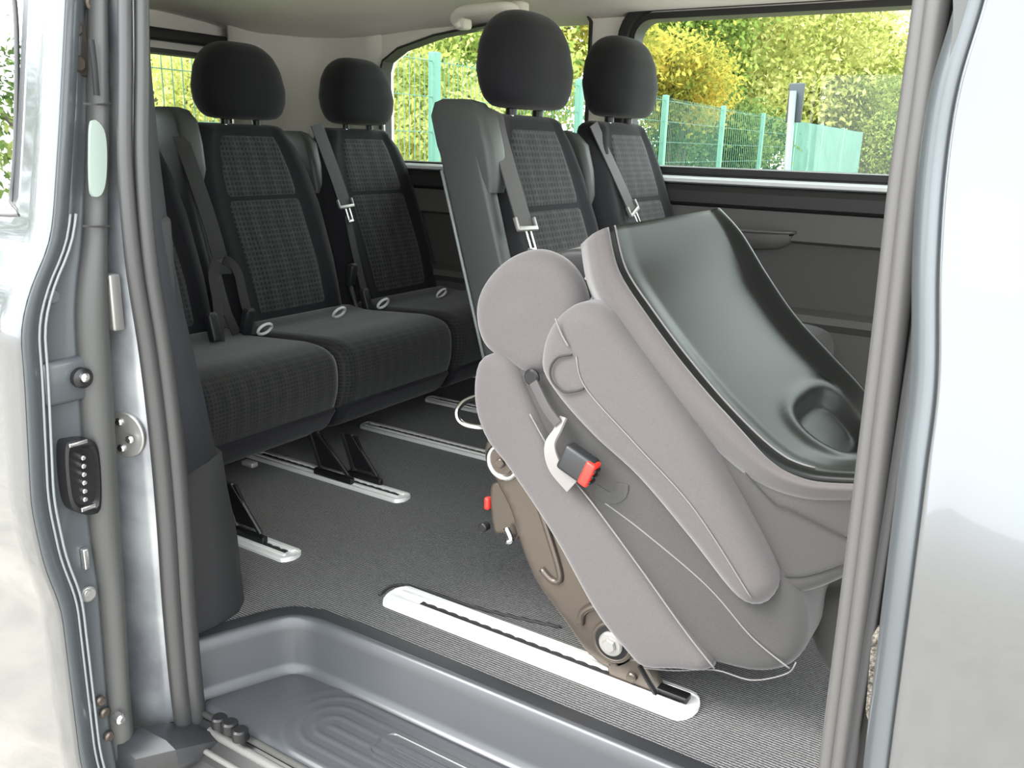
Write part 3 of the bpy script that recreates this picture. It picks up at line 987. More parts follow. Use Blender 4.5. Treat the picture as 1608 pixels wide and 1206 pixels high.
def bench(x0, dz, name, label, belts, ya=1.655, pitch=0.53, group=None):
    """two-seat bench with a belt tower on the right end of its back; x0 = backrest front at cushion height"""
    cs = (ya + pitch / 2, ya + pitch * 1.5)
    root = empty(name, (x0 + 0.2, (cs[0] + cs[1]) / 2, 0), label, 'seat', group)
    for k, c in enumerate(cs):
        make_back(root, c, pitch - 0.01, x0, dz)
        make_cushion(root, c - pitch / 2 + (0.02 if k == 0 else 0.002), c + pitch / 2 - 0.004, x0, dz)
    # belt tower: tapered plastic housing at the shoulder of each seat's right side
    for k, c in enumerate(cs):
        yr = c - pitch / 2
        tw = MB()
        lo = []
        lowk = 0.055 if k == 1 else 0.0
        for (z, xa, xb, da, db) in ((0.80, -0.105, -0.0, 0.0, 0.055), (0.83, -0.125, 0.012, -0.004, 0.062), (0.90, -0.135, 0.02, -0.006, 0.066), (0.965, -0.135, 0.018, -0.004, 0.07), (0.995, -0.12, -0.005, 0.002, 0.066), (1.003, -0.1, -0.03, 0.01, 0.055)):
            z -= (0.03 if x0 < -1.5 else 0.045) + lowk
            xc = x0 + back_line(z) - lowk * 0.9; y0_, y1_ = yr + da, yr + db - lowk * 0.4
            lp = [Vector((q[0], q[1], z + dz)) for q in rrect(xc + xa, xc + xb, y0_, y1_, 0.018, 4)]
            lo.append(lp)
        tw.loft(lo)
        tw.build('belt_tower', M['tower'], root, auto=60)
    # grey side cover down the right end of the bench back
    cv = MB()
    lo = []
    for z in (0.16, 0.36, 0.5, 0.65, 0.78, 0.84):
        xc = x0 + back_line(z)
        sx = 0.02 if z < 0.3 else 0
        lo.append([Vector((q[0], q[1], z + dz)) for q in rrect(xc - 0.13 - sx, xc - 0.012 + sx * 3, ya - 0.006, ya + 0.04, 0.014, 4)])
    cv.loft(lo)
    cv.build('side_cover', M['tower'], root, auto=60)
    MB().tube([(x0 + back_line(z) - 0.132, ya - 0.002, z + dz) for z in (0.36, 0.5, 0.65, 0.8)], 0.004, 8).build('cover_edge', M['seal_light'], root)
    for b in belts:
        belt(root, *b)
    return root, cs


# rear bench ----------------------------------------------------------
XR, DZR = -2.035, 0.0
rear, rc = bench(XR, DZR, 'rear_bench_seat', 'black two-seat bench of the rear row with two headrests, left of the daylit tipped seat', [
    ([P(283, 215, 0, -2.18), P(300, 262, 0, -2.14), P(330, 350, 0, -2.08), P(352, 430, 0, -2.02)], 0.05, False),
    ([P(497, 195, 0, -2.18), P(508, 225, 0, -2.165), P(530, 285, 0, -2.13), P(543, 325, 0, -2.10)], 0.055, True),
    ([P(546, 340, 0, -2.095), P(556, 390, 0, -2.06), P(575, 470, 0, -1.99)], 0.03, False),
])
for (u, v) in ((412, 516), (529, 490), (598, 476), (690, 460)):
    anchor_ring(rear, P(u, v, 2, 0.378))
buckle(rear, P(552, 432, 0, -2.02), 0.2)
buckle(rear, P(575, 472, 0, -1.98), -0.3)
MB().tube(spline([P(550, 450, 0, -2.02), P(556, 470, 0, -2.0), P(562, 492, 0, -1.98)], 8, False), 0.009, 8).build('buckle_stalk', M['plastic'], rear)
for x, y in ((-1.455, 1.640), (-1.50, 2.375)):
    leg(rear, x, y, 0.13, 0.09)
MB().box((-1.75, 2.1, 0.12), (0.06, 0.95, 0.04), bev=0.008).build('seat_frame', M['black_metal'], rear, auto=40)

# rear single seat -----------------------------------------------------
sing = empty('rear_single_seat', (XR + 0.2, 1.43, 0), 'black single rear seat nearest the doorway, backrest mostly behind the door seal', 'seat')
make_back(sing, 1.43, 0.43, XR, 0.0)
make_cushion(sing, 1.19, 1.668, XR + 0.0, 0.0)
leg(sing, -1.435, 1.222, 0.13, 0.09)
leg(sing, -1.52, 1.60, 0.13, 0.11)
MB().box((-1.75, 1.43, 0.12), (0.06, 0.4, 0.04), bev=0.008).build('seat_frame', M['black_metal'], sing, auto=40)
MB().box(P(392, 728, 0, -1.62), (0.04, 0.02, 0.012), bev=0.003).build('release_tab', M['zinc'], sing, auto=40)

# dark strap loops standing up beside the rear single seat
for pts, wd in (([P(345, 535, 0, -1.90), P(342, 480, 0, -1.94), P(335, 430, 0, -1.98), P(350, 408, 0, -2.0), P(372, 425, 0, -1.99), P(383, 470, 0, -1.96), P(398, 525, 0, -1.92)], 0.03),
                ([P(372, 525, 0, -1.92), P(352, 480, 0, -1.95), P(340, 440, 0, -1.98)], 0.028)):
    belt(sing, pts, wd, False)
buckle(sing, P(335, 515, 0, -1.88), -0.25)
buckle(sing, P(388, 505, 0, -1.90), 0.3)

# middle bench ---------------------------------------------------------
XM, DZM = -0.992, 0.034
mid, mc = bench(XM, DZM, 'middle_bench_seat', 'black two-seat bench of the middle row behind the daylit tipped seat', [
    ([P(772, 172, 0, -1.185), P(780, 200, 0, -1.15), P(800, 270, 0, -1.105), P(826, 360, 0, -1.05)], 0.06, True),
    ([P(932, 195, 0, -1.185), P(945, 225, 0, -1.165), P(968, 275, 0, -1.125), P(994, 333, 0, -1.085)], 0.05, True),
])
for x, y in ((-0.62, 1.70), (-0.62, 2.375)):
    leg(mid, x, y, 0.15, 0.09)

# ================================================================== TIPPED SEAT
YN = 1.17
tip = empty('tipped_single_seat', (-0.5, 1.42, 0.0), 'single seat tipped forward and folded, fabric lightened for daylight, standing on its front foot', 'seat')
def px(l, y): return [P(u, v, 1, y) for u, v in l]

# metal side frame (bronze grey)
fp = px([(768, 690), (800, 712), (850, 780), (905, 870), (950, 945), (1000, 985), (1012, 1012), (1000, 1036), (965, 1052), (925, 1030), (885, 975), (842, 915), (818, 860), (800, 800), (772, 745), (760, 715)], 1.215)
mb = MB(); puff(mb, fp, 1.215, 1.235, 0.006, 90, 3)
frame = mb.build('side_frame', M['bronze'], tip)
rib = MB().tube(spline(px([(835, 760), (862, 840), (880, 905), (868, 912), (850, 893)], 1.213), 30, False), 0.006, 8)
rib.build('pressed_rib', M['bronze'], frame)
MB().tube(spline(px([(912, 980), (915, 962), (935, 952), (957, 958)], 1.212), 16, False), 0.007, 8).build('pressed_rib', M['bronze'], frame)
bo = P(962, 1008, 1, 1.212)
ring = MB(); ring.disc(bo + Vector((0, 0.008, 0)), (0, -1, 0), 0.036, 0.012, 36, 0.005); ring.build('pivot_ring', M['black_metal'], tip, auto=30)
ring = MB().tube([bo + Vector((0.034 * math.cos(a), 0, 0.034 * math.sin(a))) for a in [2 * PI * k / 32 for k in range(32)]], 0.005, 8, closed=True).build('pivot_collar', M['bronze'], tip)
MB().disc(bo + Vector((0, -0.002, 0)), (0, -1, 0), 0.022, 0.010, 24, 0.003).disc(bo + Vector((0, -0.012, 0)), (0, -1, 0), 0.013, 0.006, 6, 0.002).build('pivot_bolt', M['zinc'], tip, auto=30)
hp = P(790, 725, 1, 1.212)
MB().tube([hp + Vector((0.03 * math.cos(a), 0, 0.03 * math.sin(a))) for a in [2 * PI * k / 32 for k in range(32)]], 0.006, 8, closed=True).build('hinge_ring', M['steel'], tip)
MB().disc(hp + Vector((0, 0.004, 0)), (0, -1, 0), 0.026, 0.01, 24, 0.004).disc(hp + Vector((0, -0.006, 0)), (0, -1, 0), 0.009, 0.008, 12, 0.002).build('hinge_pivot', M['bronze'], tip, auto=30)
# rear latch bracket with red flag and bright hook
lk = MB(); puff(lk, px([(772, 760), (800, 770), (815, 830), (808, 850), (790, 838), (776, 836), (770, 800)], 1.235), 1.235, 1.25, 0.003, 48, 2)
latch = lk.build('latch_bracket', M['bronze'], tip)
MB().box(P(766, 790, 1, 1.235), (0.010, 0.012, 0.024), bev=0.003).build('latch_flag', M['red'], latch, auto=40)
MB().disc(P(764, 825, 1, 1.235), (0, -1, 0), 0.009, 0.016, 16, 0.002).build('latch_pin', M['black_metal'], latch, auto=40)
MB().tube(spline(px([(795, 828), (800, 838), (803, 848), (796, 850)], 1.222), 10, False), 0.006, 8).build('latch_hook', M['steel'], latch)
# loop handle on the underside
MB().tube(spline([P(752, 622, 0, -0.93), P(728, 632, 0, -0.94), P(717, 648, 0, -0.94), P(725, 664, 0, -0.93), P(752, 671, 0, -0.9), P(775, 668, 0, -0.88)], 24, False), 0.0055, 8).build('loop_handle', M['steel'], tip)
# front foot on the rail
ft = MB(); puff(ft, px([(962, 1030), (1000, 1030), (1018, 1045), (1045, 1104), (1030, 1108), (1000, 1085), (968, 1073), (958, 1050)], 1.225), 1.215, 1.245, 0.004, 48, 2)
foot = ft.build('front_foot', M['bronze'], tip)
MB().ribbon(px([(1008, 1040), (1025, 1070), (1045, 1105)], 1.222), 0.03, 0.004, (0, 1, 0)).build('foot_brace', M['black_metal'], foot, auto=30)
MB().disc(P(993, 1062, 1, 1.214), (0, -1, 0), 0.009, 0.008, 14, 0.002).build('bolt', M['bronze'], foot, auto=30)
MB().box((-0.46, 1.228, 0.014), (0.1, 0.022, 0.012), bev=0.003).build('rail_shoe', M['black_metal'], foot, auto=40)
# twin foot at the far side and cross tube
o2 = MB(); puff(o2, [p + Vector((0, 0.4, 0)) for p in px([(962, 1030), (1000, 1030), (1018, 1045), (1045, 1104), (1030, 1108), (1000, 1085), (968, 1073), (958, 1050)], 1.225)], 1.61, 1.64, 0.004, 48, 2)
o2.build('front_foot', M['bronze'], tip)
MB().tube([bo + Vector((0, 0.02, 0)), bo + Vector((0, 0.43, 0))], 0.016, 12).build('cross_tube', M['black_metal'], tip)
o3 = MB(); puff(o3, [p + Vector((0, 0.4, 0)) for p in fp], 1.62, 1.64, 0.006, 60, 3)
o3.build('side_frame', M['bronze'], tip)

# seat cushion (padded block), side valance over its lower edge
cush = MB()
puff(cush, px([(775, 560), (760, 610), (790, 690), (862, 800), (940, 930), (1020, 1020), (1120, 1052), (1190, 1066), (1240, 1052), (1262, 1005), (1240, 920), (1160, 850), (1060, 740), (960, 640), (880, 560), (820, 540)], 1.185), 1.19, 1.655, 0.03, 96, 6, dome=0.004)
cu = cush.build('cushion', M['fabric_lit2'], tip)
val = MB()
puff(val, px([(760, 560), (747, 590), (748, 640), (766, 690), (800, 735), (868, 838), (935, 958), (985, 1022), (1012, 1047), (1060, 1050), (1120, 1048), (1075, 985), (1000, 880), (930, 785), (870, 700), (832, 620), (800, 560)], YN + 0.015), YN + 0.0, 1.225, 0.022, 96, 6, dome=0.004)
va = val.build('side_valance', M['fabric_lit'], tip)
MB().tube(spline(px([(832, 650), (870, 715), (930, 790), (1000, 885), (1075, 990), (1122, 1050)], YN - 0.001), 60, False), 0.0016, 6).build('piping', M['seam_light'], va)
MB().tube(spline(px([(950, 790), (1010, 835), (1110, 920), (1180, 1000), (1240, 1050)], 1.186), 60, False), 0.0014, 6).build('piping', M['seam_light'], cu)
MB().tube(spline(px([(1012, 1049), (1060, 1053), (1122, 1052), (1180, 1068), (1235, 1058), (1250, 1040)], 1.192), 40, False), 0.0012, 6).build('piping', M['seam_light'], cu)
# hinge-end bolster, the round hump at the top left
hump = MB()
puff(hump, px([(745, 500), (752, 455), (785, 413), (830, 393), (872, 405), (902, 440), (914, 490), (905, 540), (870, 580), (838, 592), (800, 575), (760, 545)], YN + 0.02), YN + 0.005, 1.245, 0.034, 80, 8, dome=0.006)
hu = hump.build('hip_bolster', M['fabric_lit'], tip)
MB().tube(spline(px([(830, 393), (872, 405), (902, 440), (914, 490), (912, 520)], 1.238), 24, False), 0.004, 6).build('piping', M['fabric_lit2'], hu)
# folded backrest: side bolster block
side = MB()
puff(side, px([(846, 560), (856, 520), (880, 488), (915, 476), (950, 490), (985, 535), (1040, 610), (1110, 715), (1170, 820), (1212, 905), (1214, 935), (1190, 955), (1150, 938), (1080, 850), (1000, 755), (930, 690), (880, 635), (850, 590)], YN), YN - 0.012, 1.66, 0.034, 100, 7, dome=0.004)
bs = side.build('backrest', M['fabric_lit'], tip)
MB().tube(spline(px([(872, 500), (882, 525), (893, 545)], YN - 0.017), 12, False), 0.0016, 6).build('seam', M['seam_light'], bs)
MB().tube(spline(px([(905, 560), (920, 610), (1000, 700), (1090, 800), (1180, 940)], YN - 0.015), 40, False), 0.0012, 6).build('seam', M['seam_light'], bs)
MB().tube(spline(px([(898, 557), (875, 562), (864, 580), (868, 600), (885, 615), (905, 614), (917, 610)], YN - 0.017), 36, False), 0.0018, 6).build('pull_tab_outline', M['seam'], bs)
# middle layer between bolster and shell
lay = MB()
puff(lay, px([(945, 490), (1000, 540), (1080, 650), (1170, 740), (1260, 775), (1360, 770), (1385, 840), (1330, 910), (1240, 942), (1212, 915), (1150, 800), (1080, 700), (1000, 590), (950, 520)], 1.2), 1.205, 1.31, 0.025, 96, 6)
ly = lay.build('backrest_fabric', M['fabric_lit2'], tip)
MB().tube(spline(px([(1170, 742), (1215, 790), (1240, 800), (1330, 845)], 1.2), 30, False), 0.0011, 6).build('seam', M['seam'], ly)
MB().tube(spline(px([(1228, 905), (1270, 903), (1340, 880)], 1.203), 24, False), 0.0011, 6).build('seam', M['seam'], ly)
# moulded shell: tray between raised rims, dished hollow near the lower end
NE = [(932, 368), (945, 440), (985, 512), (1040, 590), (1110, 668), (1190, 735), (1260, 765), (1345, 772)]      # lower edge of near rim
FR = [(1130, 326), (1165, 365), (1205, 430), (1250, 495), (1305, 555), (1358, 612), (1385, 660), (1400, 700)]   # crest of far rim
nearc = spline(px(NE, 1.195), 61, False)
farc = spline(px(FR, 1.645), 61, False)
rows = []
NVV = 70
RIM = [0.027 + 0.014 * math.sin(PI * min(1, k / 48)) for k in range(61)]
def shell_frame(i):
    i0, i1 = max(i - 1, 0), min(i + 1, 60)
    t = ((nearc[i1] - nearc[i0]) + (farc[i1] - farc[i0])).normalized()
    nv = Vector((-t.z, 0, t.x)).normalized()
    return nv if nv.z > 0 else -nv
def shell_pt(i, v):
    """tray surface between the crests of the two rims"""
    nv = shell_frame(i)
    u = i / 60
    a = nearc[i] + nv * RIM[i] + Vector((0, 0.022, 0)); b = farc[i]
    full = 0.2 + 0.8 * sstep(0.0, 0.3, u)
    fade = 1 - 0.8 * sstep(0.88, 1.0, u)
    dep = (0.005 + 0.021 * v) * full * fade
    h = -dep * sstep(0.0, 0.12, v) * (1 - sstep(0.905, 0.985, v))
    du = (u - DISH[0]) / DISH[2]; dv = (v - DISH[1]) / DISH[3]
    rr_ = (abs(du) ** 3 + abs(dv) ** 3) ** (1 / 3)
    h -= 0.022 * (1 - sstep(0.72, 1.0, rr_))
    h += 0.005 * math.exp(-((rr_ - 1.15) / 0.16) ** 2)
    return a.lerp(b, v) + nv * h
DISH = (0.812, 0.61, 0.122, 0.275)
for i in range(61):
    nv = shell_frame(i)
    row = [nearc[i] + Vector((0, 0.05, 0)) - nv * 0.03, nearc[i] + Vector((0, 0.002, 0)) + nv * (RIM[i] * 0.45), nearc[i] + Vector((0, 0.003, 0)) + nv * (RIM[i] * 0.72), nearc[i] + Vector((0, 0.008, 0)) + nv * (RIM[i] * 0.92), nearc[i] + Vector((0, 0.015, 0)) + nv * (RIM[i] * 1.0)]
    row += [shell_pt(i, k / NVV) for k in range(NVV + 1)]
    b = farc[i]
    row += [b + Vector((0, 0.008, 0)) - nv * 0.004, b + Vector((0, 0.012, 0)) - nv * 0.02, b + Vector((0, 0.013, 0)) - nv * 0.09]
    rows.append(row)
sh = MB().grid(rows).build('moulded_shell', M['shell'], tip)
md = sh.modifiers.new('thick', 'SOLIDIFY'); md.thickness = 0.006; md.offset = -1
sh['label'] = 'black moulded plastic back shell with raised rims'
# fabric wrap over the near rim
rows = []
for i in range(61):
    a = nearc[i]; nv = shell_frame(i); u = i / 60; rim = RIM[i]
    w_ = 1 - sstep(0.6, 0.93, u)
    k_ = 0.2 + 0.8 * w_
    pts_ = [(0.03, -0.04), (0.008, -0.012), (-0.002, 0.002), (-0.006, 0.005 + 0.007 * k_), (-0.005, rim * (0.2 + 0.35 * k_)), (-0.003, rim * (0.22 + 0.52 * k_)), (0.001, rim * (0.23 + 0.60 * k_)), (0.006, rim * (0.23 + 0.60 * k_))]
    rows.append([a + Vector((0, dy, 0)) + nv * h for dy, h in pts_])
wp = MB().grid(rows).build('shell_edge_fabric', M['fabric_lit'], tip)
wp.modifiers.new('thick', 'SOLIDIFY').thickness = 0.003
MB().tube([shell_pt(i, 0.0) + shell_frame(i) * 0.001 for i in range(53)], 0.0016, 6).build('crest_piping', M['seam_light'], sh)
MB().tube([r[2] for r in rows], 0.002, 6).build('piping', M['seam'], wp)
# grey recliner cover with white stickers, between hump and shell
rc_ = MB()
puff(rc_, px([(880, 400), (945, 395), (985, 440), (990, 520), (960, 500), (925, 462)], 1.34), 1.32, 1.6, 0.008, 48, 3)
rco = rc_.build('recliner_cover', M['grey_plastic'], tip)
for (u, v, s_) in ((925, 437, 0.014), (940, 432, 0.016), (932, 470, 0.01)):
    MB().box(P(u, v, 1, 1.318), (s_, 0.002, s_ * 0.8), Matrix.Rotation(0.5, 3, 'Y')).build('sticker', M['white'], rco, smooth=False)
rod = MB().tube([P(862, 403, 1, 1.5), P(935, 384, 1, 1.5)], 0.004, 8).build('recliner_rod', M['zinc'], tip)
# headrest hanging at the folded front end
hb = MB()
puff(hb, px([(1262, 945), (1300, 925), (1350, 930), (1370, 1000), (1330, 1068), (1295, 1050), (1272, 1000)], 1.32), 1.3, 1.56, 0.035, 60, 6)
hb.build('headrest', M['fabric_lit2'], tip)
# buckle with strap on the seat side
st_ = MB().ribbon(spline([P(885, 655, 1, 1.168), P(876, 675, 1, 1.158), P(864, 700, 1, 1.150), P(872, 732, 1, 1.148), P(900, 762, 1, 1.152)], 24, False), [0.016] * 5 + [0.016 + 0.001 * k for k in range(19)], 0.004, (0.75, 0, 0.6))
sto = st_.build('buckle_strap', M['belt_light'], tip, auto=40)
st2 = MB().ribbon(spline([P(838, 600, 1, 1.166), P(858, 640, 1, 1.160), P(876, 665, 1, 1.158)], 14, False), 0.016, 0.004, (0.75, 0, 0.6)).build('buckle_strap', M['belt'], tip, auto=40)
MB().disc(P(836, 592, 1, 1.172), (0, -1, 0), 0.014, 0.006, 16, 0.003).build('strap_anchor', M['black_metal'], tip, auto=40)
c1 = P(908, 728, 1, 1.15)
ex = (P(940, 748, 1, 1.15) - P(885, 710, 1, 1.15)).normalized(); ez = Vector((0, 1, 0)); ey = ez.cross(ex)
R = Matrix((ex, ey, ez)).transposed()
bk_ = MB().box(c1, (0.058, 0.046, 0.026), R, 0.006).build('belt_buckle', M['plastic'], tip, auto=40)
MB().box(c1 + ex * 0.024 + Vector((0, -0.004, 0)), (0.018, 0.043, 0.024), R, 0.004).build('release_button', M['red'], bk_, auto=40)
for q in (-1, 0, 1):
    MB().box(c1 + ex * 0.034 + ey * q * 0.011 + Vector((0, -0.004, 0)), (0.004, 0.006, 0.018), R, 0.001).build('button_slot', M['black_metal'], bk_, auto=40)
MB().ribbon(spline(px([(935, 768), (958, 782), (975, 775), (978, 760)], 1.186), 14, False), 0.02, 0.003, (0.6, 0, -0.7)).build('buckle_flap', M['fabric_lit2'], tip, auto=40)

# ================================================================== SLIDING DOOR (slid back)
OUT = sorted([(1.25, 0.80), (1.08, 0.767), (0.9, 0.736), (0.77, 0.712), (0.73, 0.70), (0.68, 0.668), (0.62, 0.646), (0.545, 0.643), (0.35, 0.629), (0.25, 0.637), (0.17, 0.655), (0.0, 0.655), (-0.125, 0.655), (-0.32, 0.68)])
INN = sorted([(1.25, 0.85), (1.08, 0.838), (0.9, 0.823), (0.76, 0.805), (0.62, 0.796), (0.4, 0.787), (0.18, 0.776), (-0.06, 0.764), (-0.13, 0.764), (-0.32, 0.77)])
def osm(z): return (lerp_tab(OUT, z) + lerp_tab(OUT, z + 0.02) + lerp_tab(OUT, z - 0.02)) / 3
def ism(z): return (lerp_tab(INN, z) + lerp_tab(INN, z + 0.03) + lerp_tab(INN, z - 0.03)) / 3
XD = -1.255
door = empty('sliding_door', (-1.8, 0.72, GROUND), 'grey metallic sliding door slid back, its front edge showing at the left', 'door')
zz = [1.25 - 1.55 * k / 90 for k in range(91)]
# outer skin with the window hole left open
xsk = [XD + 0.004, XD - 0.006, XD - 0.02, -1.30, -1.325, -1.345, -1.37, -1.4, -1.5, -1.7, -2.0, -2.35]
def skin_y(x, z):
    return osm(z) + 0.012 * (1 - sstep(0, 0.02, XD - x)) * 0.5
sk = MB(); v = []; f = []
zg = [1.25, 1.2, 1.12] + [1.08 - 0.02 * k for k in range(14)] + [0.80 - 0.02 * k for k in range(56)]
hol = lambda x, z: (x < -1.345 and x > -2.25 and 0.775 < z < 1.14)
nx = len(xsk)
for z in zg:
    for x in xsk: v.append((x, skin_y(x, z), z))
for j in range(len(zg) - 1):
    for i in range(nx - 1):
        xm, zm = (xsk[i] + xsk[i + 1]) / 2, (zg[j] + zg[j + 1]) / 2
        if hol(xm, zm): continue
        f.append((j * nx + i, j * nx + i + 1, (j + 1) * nx + i + 1, (j + 1) * nx + i))
skin = link('outer_skin', v, f, M['paint'], door)
skin.modifiers.new('thick', 'SOLIDIFY').thickness = 0.004
gp = MB().grid([[(x, osm(z) + 0.008, z) for x in (-1.335, -1.6, -2.0, -2.26)] for z in (1.15, 1.0, 0.9, 0.8, 0.765)])
gpo = gp.build('window_pane', M['glass_dark'], door)
gsk = MB().tube(spline([(-1.40, osm(1.15) - .002, 1.15), (-1.365, osm(1.05) - .002, 1.05), (-1.352, osm(0.9) - .002, 0.9), (-1.356, osm(0.8) - .002, 0.8), (-1.39, osm(0.772) - .002, 0.772), (-2.2, osm(0.772) - .002, 0.772)], 60, False), 0.004, 8).build('window_rubber', M['rubber'], gpo)
# front edge: hem, recessed painted flange, rounded inner trim
def edge_strip(name, mt, prof, za=1.25, zb=-0.3, n_=80, smooth_ang=None):
    rows = []
    for k in range(n_ + 1):
        z = za + (zb - za) * k / n_
        yo, yi = osm(z), ism(z)
        rows.append([(XD + dx, (yo + d) if side_ == 'o' else (yi + d if side_ == 'i' else yo + (yi - yo) * d), z) for side_, d, dx in prof])
    o = MB().grid(rows).build(name, mt, door, auto=smooth_ang)
    o.modifiers.new('thick', 'SOLIDIFY').thickness = 0.002
    return o
edge_strip('edge_hem', M['paint_edge'], [('o', 0.0, -0.01), ('o', 0.002, 0.002), ('o', 0.006, 0.005), ('o', 0.028, 0.003), ('o', 0.034, -0.012)])
ef = edge_strip('edge_flange', M['paint_edge'], [('o', 0.03, -0.006), ('o', 0.045, -0.012), ('m', 0.62, -0.014), ('m', 0.66, -0.012)])
edge_strip('inner_trim', M['grey_plastic'], [('m', 0.64, -0.02), ('m', 0.655, -0.004), ('m', 0.72, 0.008), ('m', 0.82, 0.014), ('m', 0.92, 0.01), ('i', -0.004, -0.002), ('i', 0.002, -0.025), ('i', 0.0, -0.06)])
for d in (0.032, 0.041):
    MB().tube([(XD + 0.001, osm(z) + d, z) for z in [0.78 - 1.06 * k / 60 for k in range(61)]], 0.0022, 6).build('sealant_bead', M['seal_light'], ef)
# inner skin closes the door box
MB().grid([[(x, ism(z), z) for x in (XD - 0.05, -1.5, -2.35)] for z in zg]).build('inner_panel', M['grey_plastic'], door).modifiers.new('thick', 'SOLIDIFY').thickness = 0.004

def DE(u, v, dx=0.0): return P(u, v, 0, XD + dx)     # point on the door's front edge plane
# grip opening and vent slot in the upper inner trim
gh = MB()
go = spline(px_ := [DE(131, 190), DE(148, 200), DE(154, 230), DE(153, 280), DE(146, 304), DE(133, 307), DE(129, 290), DE(128, 240)], 40)
gh.loft([[q + Vector((0.016, 0, 0)) for q in go], [q + Vector((0.022, 0, 0)) for q in go], [q.lerp(sum(go, Vector()) / 40, 0.15) + Vector((0.022, 0, 0)) for q in go]])
gh.build('grip_light_plug', mat('grip_daylight', (0.25, 0.3, 0.27), 0.5), door, auto=50)  # pale colour stands for the daylight seen through the grip opening
for a, b in ((100, 'v'),):
    MB().ribbon([DE(143, 62, 0.017), DE(148, 100, 0.018), DE(152, 150, 0.018)], 0.008, 0.004, (0, 1, 0)).build('vent_slot', M['plastic'], door, auto=40)
for vv in (163, 355):
    MB().ribbon([DE(130, vv, 0.012), DE(150, vv + 1, 0.02), DE(174, vv, 0.012)], 0.003, 0.003, (0, 0, 1)).build('trim_joint', M['seam'], door, auto=40)
# bolts, buffer, latch, contacts down the edge
for (u, v, r_) in ((103, 179, 0.004), (97, 316, 0.004)):
    MB().disc(DE(u, v, -0.012), (1, 0, 0), r_, 0.003, 12, 0.001).build('screw', M['black_metal'], door, auto=40)
hb_ = MB().box(DE(117, 40, -0.016), (0.012, 0.03, 0.14), bev=0.003).build('roller_bracket', mat('dark_brown_steel', (0.05, 0.043, 0.035), 0.45, 0.4), door, auto=40)
for (u, v) in ((115, 44), (120, 100), (143, 5)):
    MB().disc(DE(u, v, -0.012), (1, 0, 0), 0.012, 0.008, 16, 0.003).build('bolt', M['bronze'], door, auto=40)
MB().disc(DE(82, 465, -0.013), (1, 0, 0), 0.011, 0.003, 20, 0.001).build('plug', M['paint_edge'], door, auto=40)
bf = MB().box(DE(100, 598, -0.012), (0.02, 0.075, 0.07), bev=0.008).build('buffer_bracket', M['paint_edge'], door, auto=40)
MB().disc(DE(124, 592, -0.004), (1, 0, 0), 0.016, 0.018, 24, 0.006).build('buffer', M['black_metal'], door, auto=40)
MB().disc(DE(130, 592, 0.013), (1, 0, 0), 0.007, 0.012, 16, 0.004).build('buffer_pin', M['steel'], door, auto=40)
la = MB()
lo = [DE(96, 700), DE(112, 690), DE(140, 690), DE(150, 720), DE(152, 790), DE(140, 805), (DE(112, 800)), (DE(100, 770))]
lop = spline(lo, 48)
cen = sum(lop, Vector()) / 48
la.loft([[q + Vector((-0.014, 0, 0)) for q in lop], [q + Vector((0.012, 0, 0)) for q in lop], [q.lerp(cen, 0.14) + Vector((0.014, 0, 0)) for q in lop], [q.lerp(cen, 0.25) + Vector((0.006, 0, 0)) for q in lop]])
lao = la.build('latch_case', M['black_metal'], door, auto=50)
for k in range(6):
    MB().disc(DE(128 + 0.6 * k, 718 + 13 * k, 0.004), (1, 0, 0), 0.004, 0.007, 12, 0.001).build('contact_pin', M['steel'], lao, auto=40)
MB().box(DE(122, 696, 0.012), (0.006, 0.03, 0.006), bev=0.001).build('latch_edge', M['steel'], lao, auto=40)
MB().box(DE(138, 797, 0.012), (0.006, 0.024, 0.007), bev=0.001).build('latch_edge', M['steel'], lao, auto=40)
MB().box(DE(134, 877, -0.008), (0.01, 0.010, 0.036), bev=0.002).build('key_slot', M['steel'], door, auto=40)
MB().disc(DE(137, 932, -0.012), (1, 0, 0), 0.013, 0.008, 20, 0.003).disc(DE(136, 931, -0.004), (1, 0, 0), 0.006, 0.004, 12, 0.001).build('grommet', M['zinc'], door, auto=40)
for (u, v) in ((156, 1100), (163, 1118), (170, 1155)):
    MB().disc(DE(u, v, -0.01), (1, 0, 0), 0.009, 0.008, 16, 0.003).build('bolt', M['bronze'], door, auto=40)
MB().disc(DE(183, 1125, 0.012), (1, 0, 0), 0.009, 0.018, 16, 0.004).build('hinge_pin', M['steel'], door, auto=40)
# lower guide arm that reaches from the door to the sill
ga = MB()
rows = []
gaa = [P(188, 1180, 0, -1.25), P(250, 1165, 0, -1.19), P(320, 1152, 0, -1.16), P(356, 1158, 0, -1.15)]
lo = []
for q, h, wd in zip(gaa, (0.05, 0.05, 0.045, 0.03), (0.10, 0.1, 0.09, 0.06)):
    lo.append([q + Vector((-wd * 0.5, 0, 0.008)), q + Vector((wd * 0.2, 0, 0.012)), q + Vector((wd * 0.45, 0, 0.004)), q + Vector((wd * 0.5, 0, -h * 0.5)), q + Vector((wd * 0.3, 0, -h)), q + Vector((-wd * 0.5, 0, -h))])
ga.loft(lo)
gao = ga.build('guide_arm', M['plastic'], door, auto=38)
for k, (u, v) in enumerate(((345, 1140), (362, 1148), (378, 1160))):
    MB().disc(P(u, v, 1, 0.84), (0, 0, 1), 0.014, 0.02, 16, 0.003).build('guide_roller', M['black_metal'], gao, auto=40)

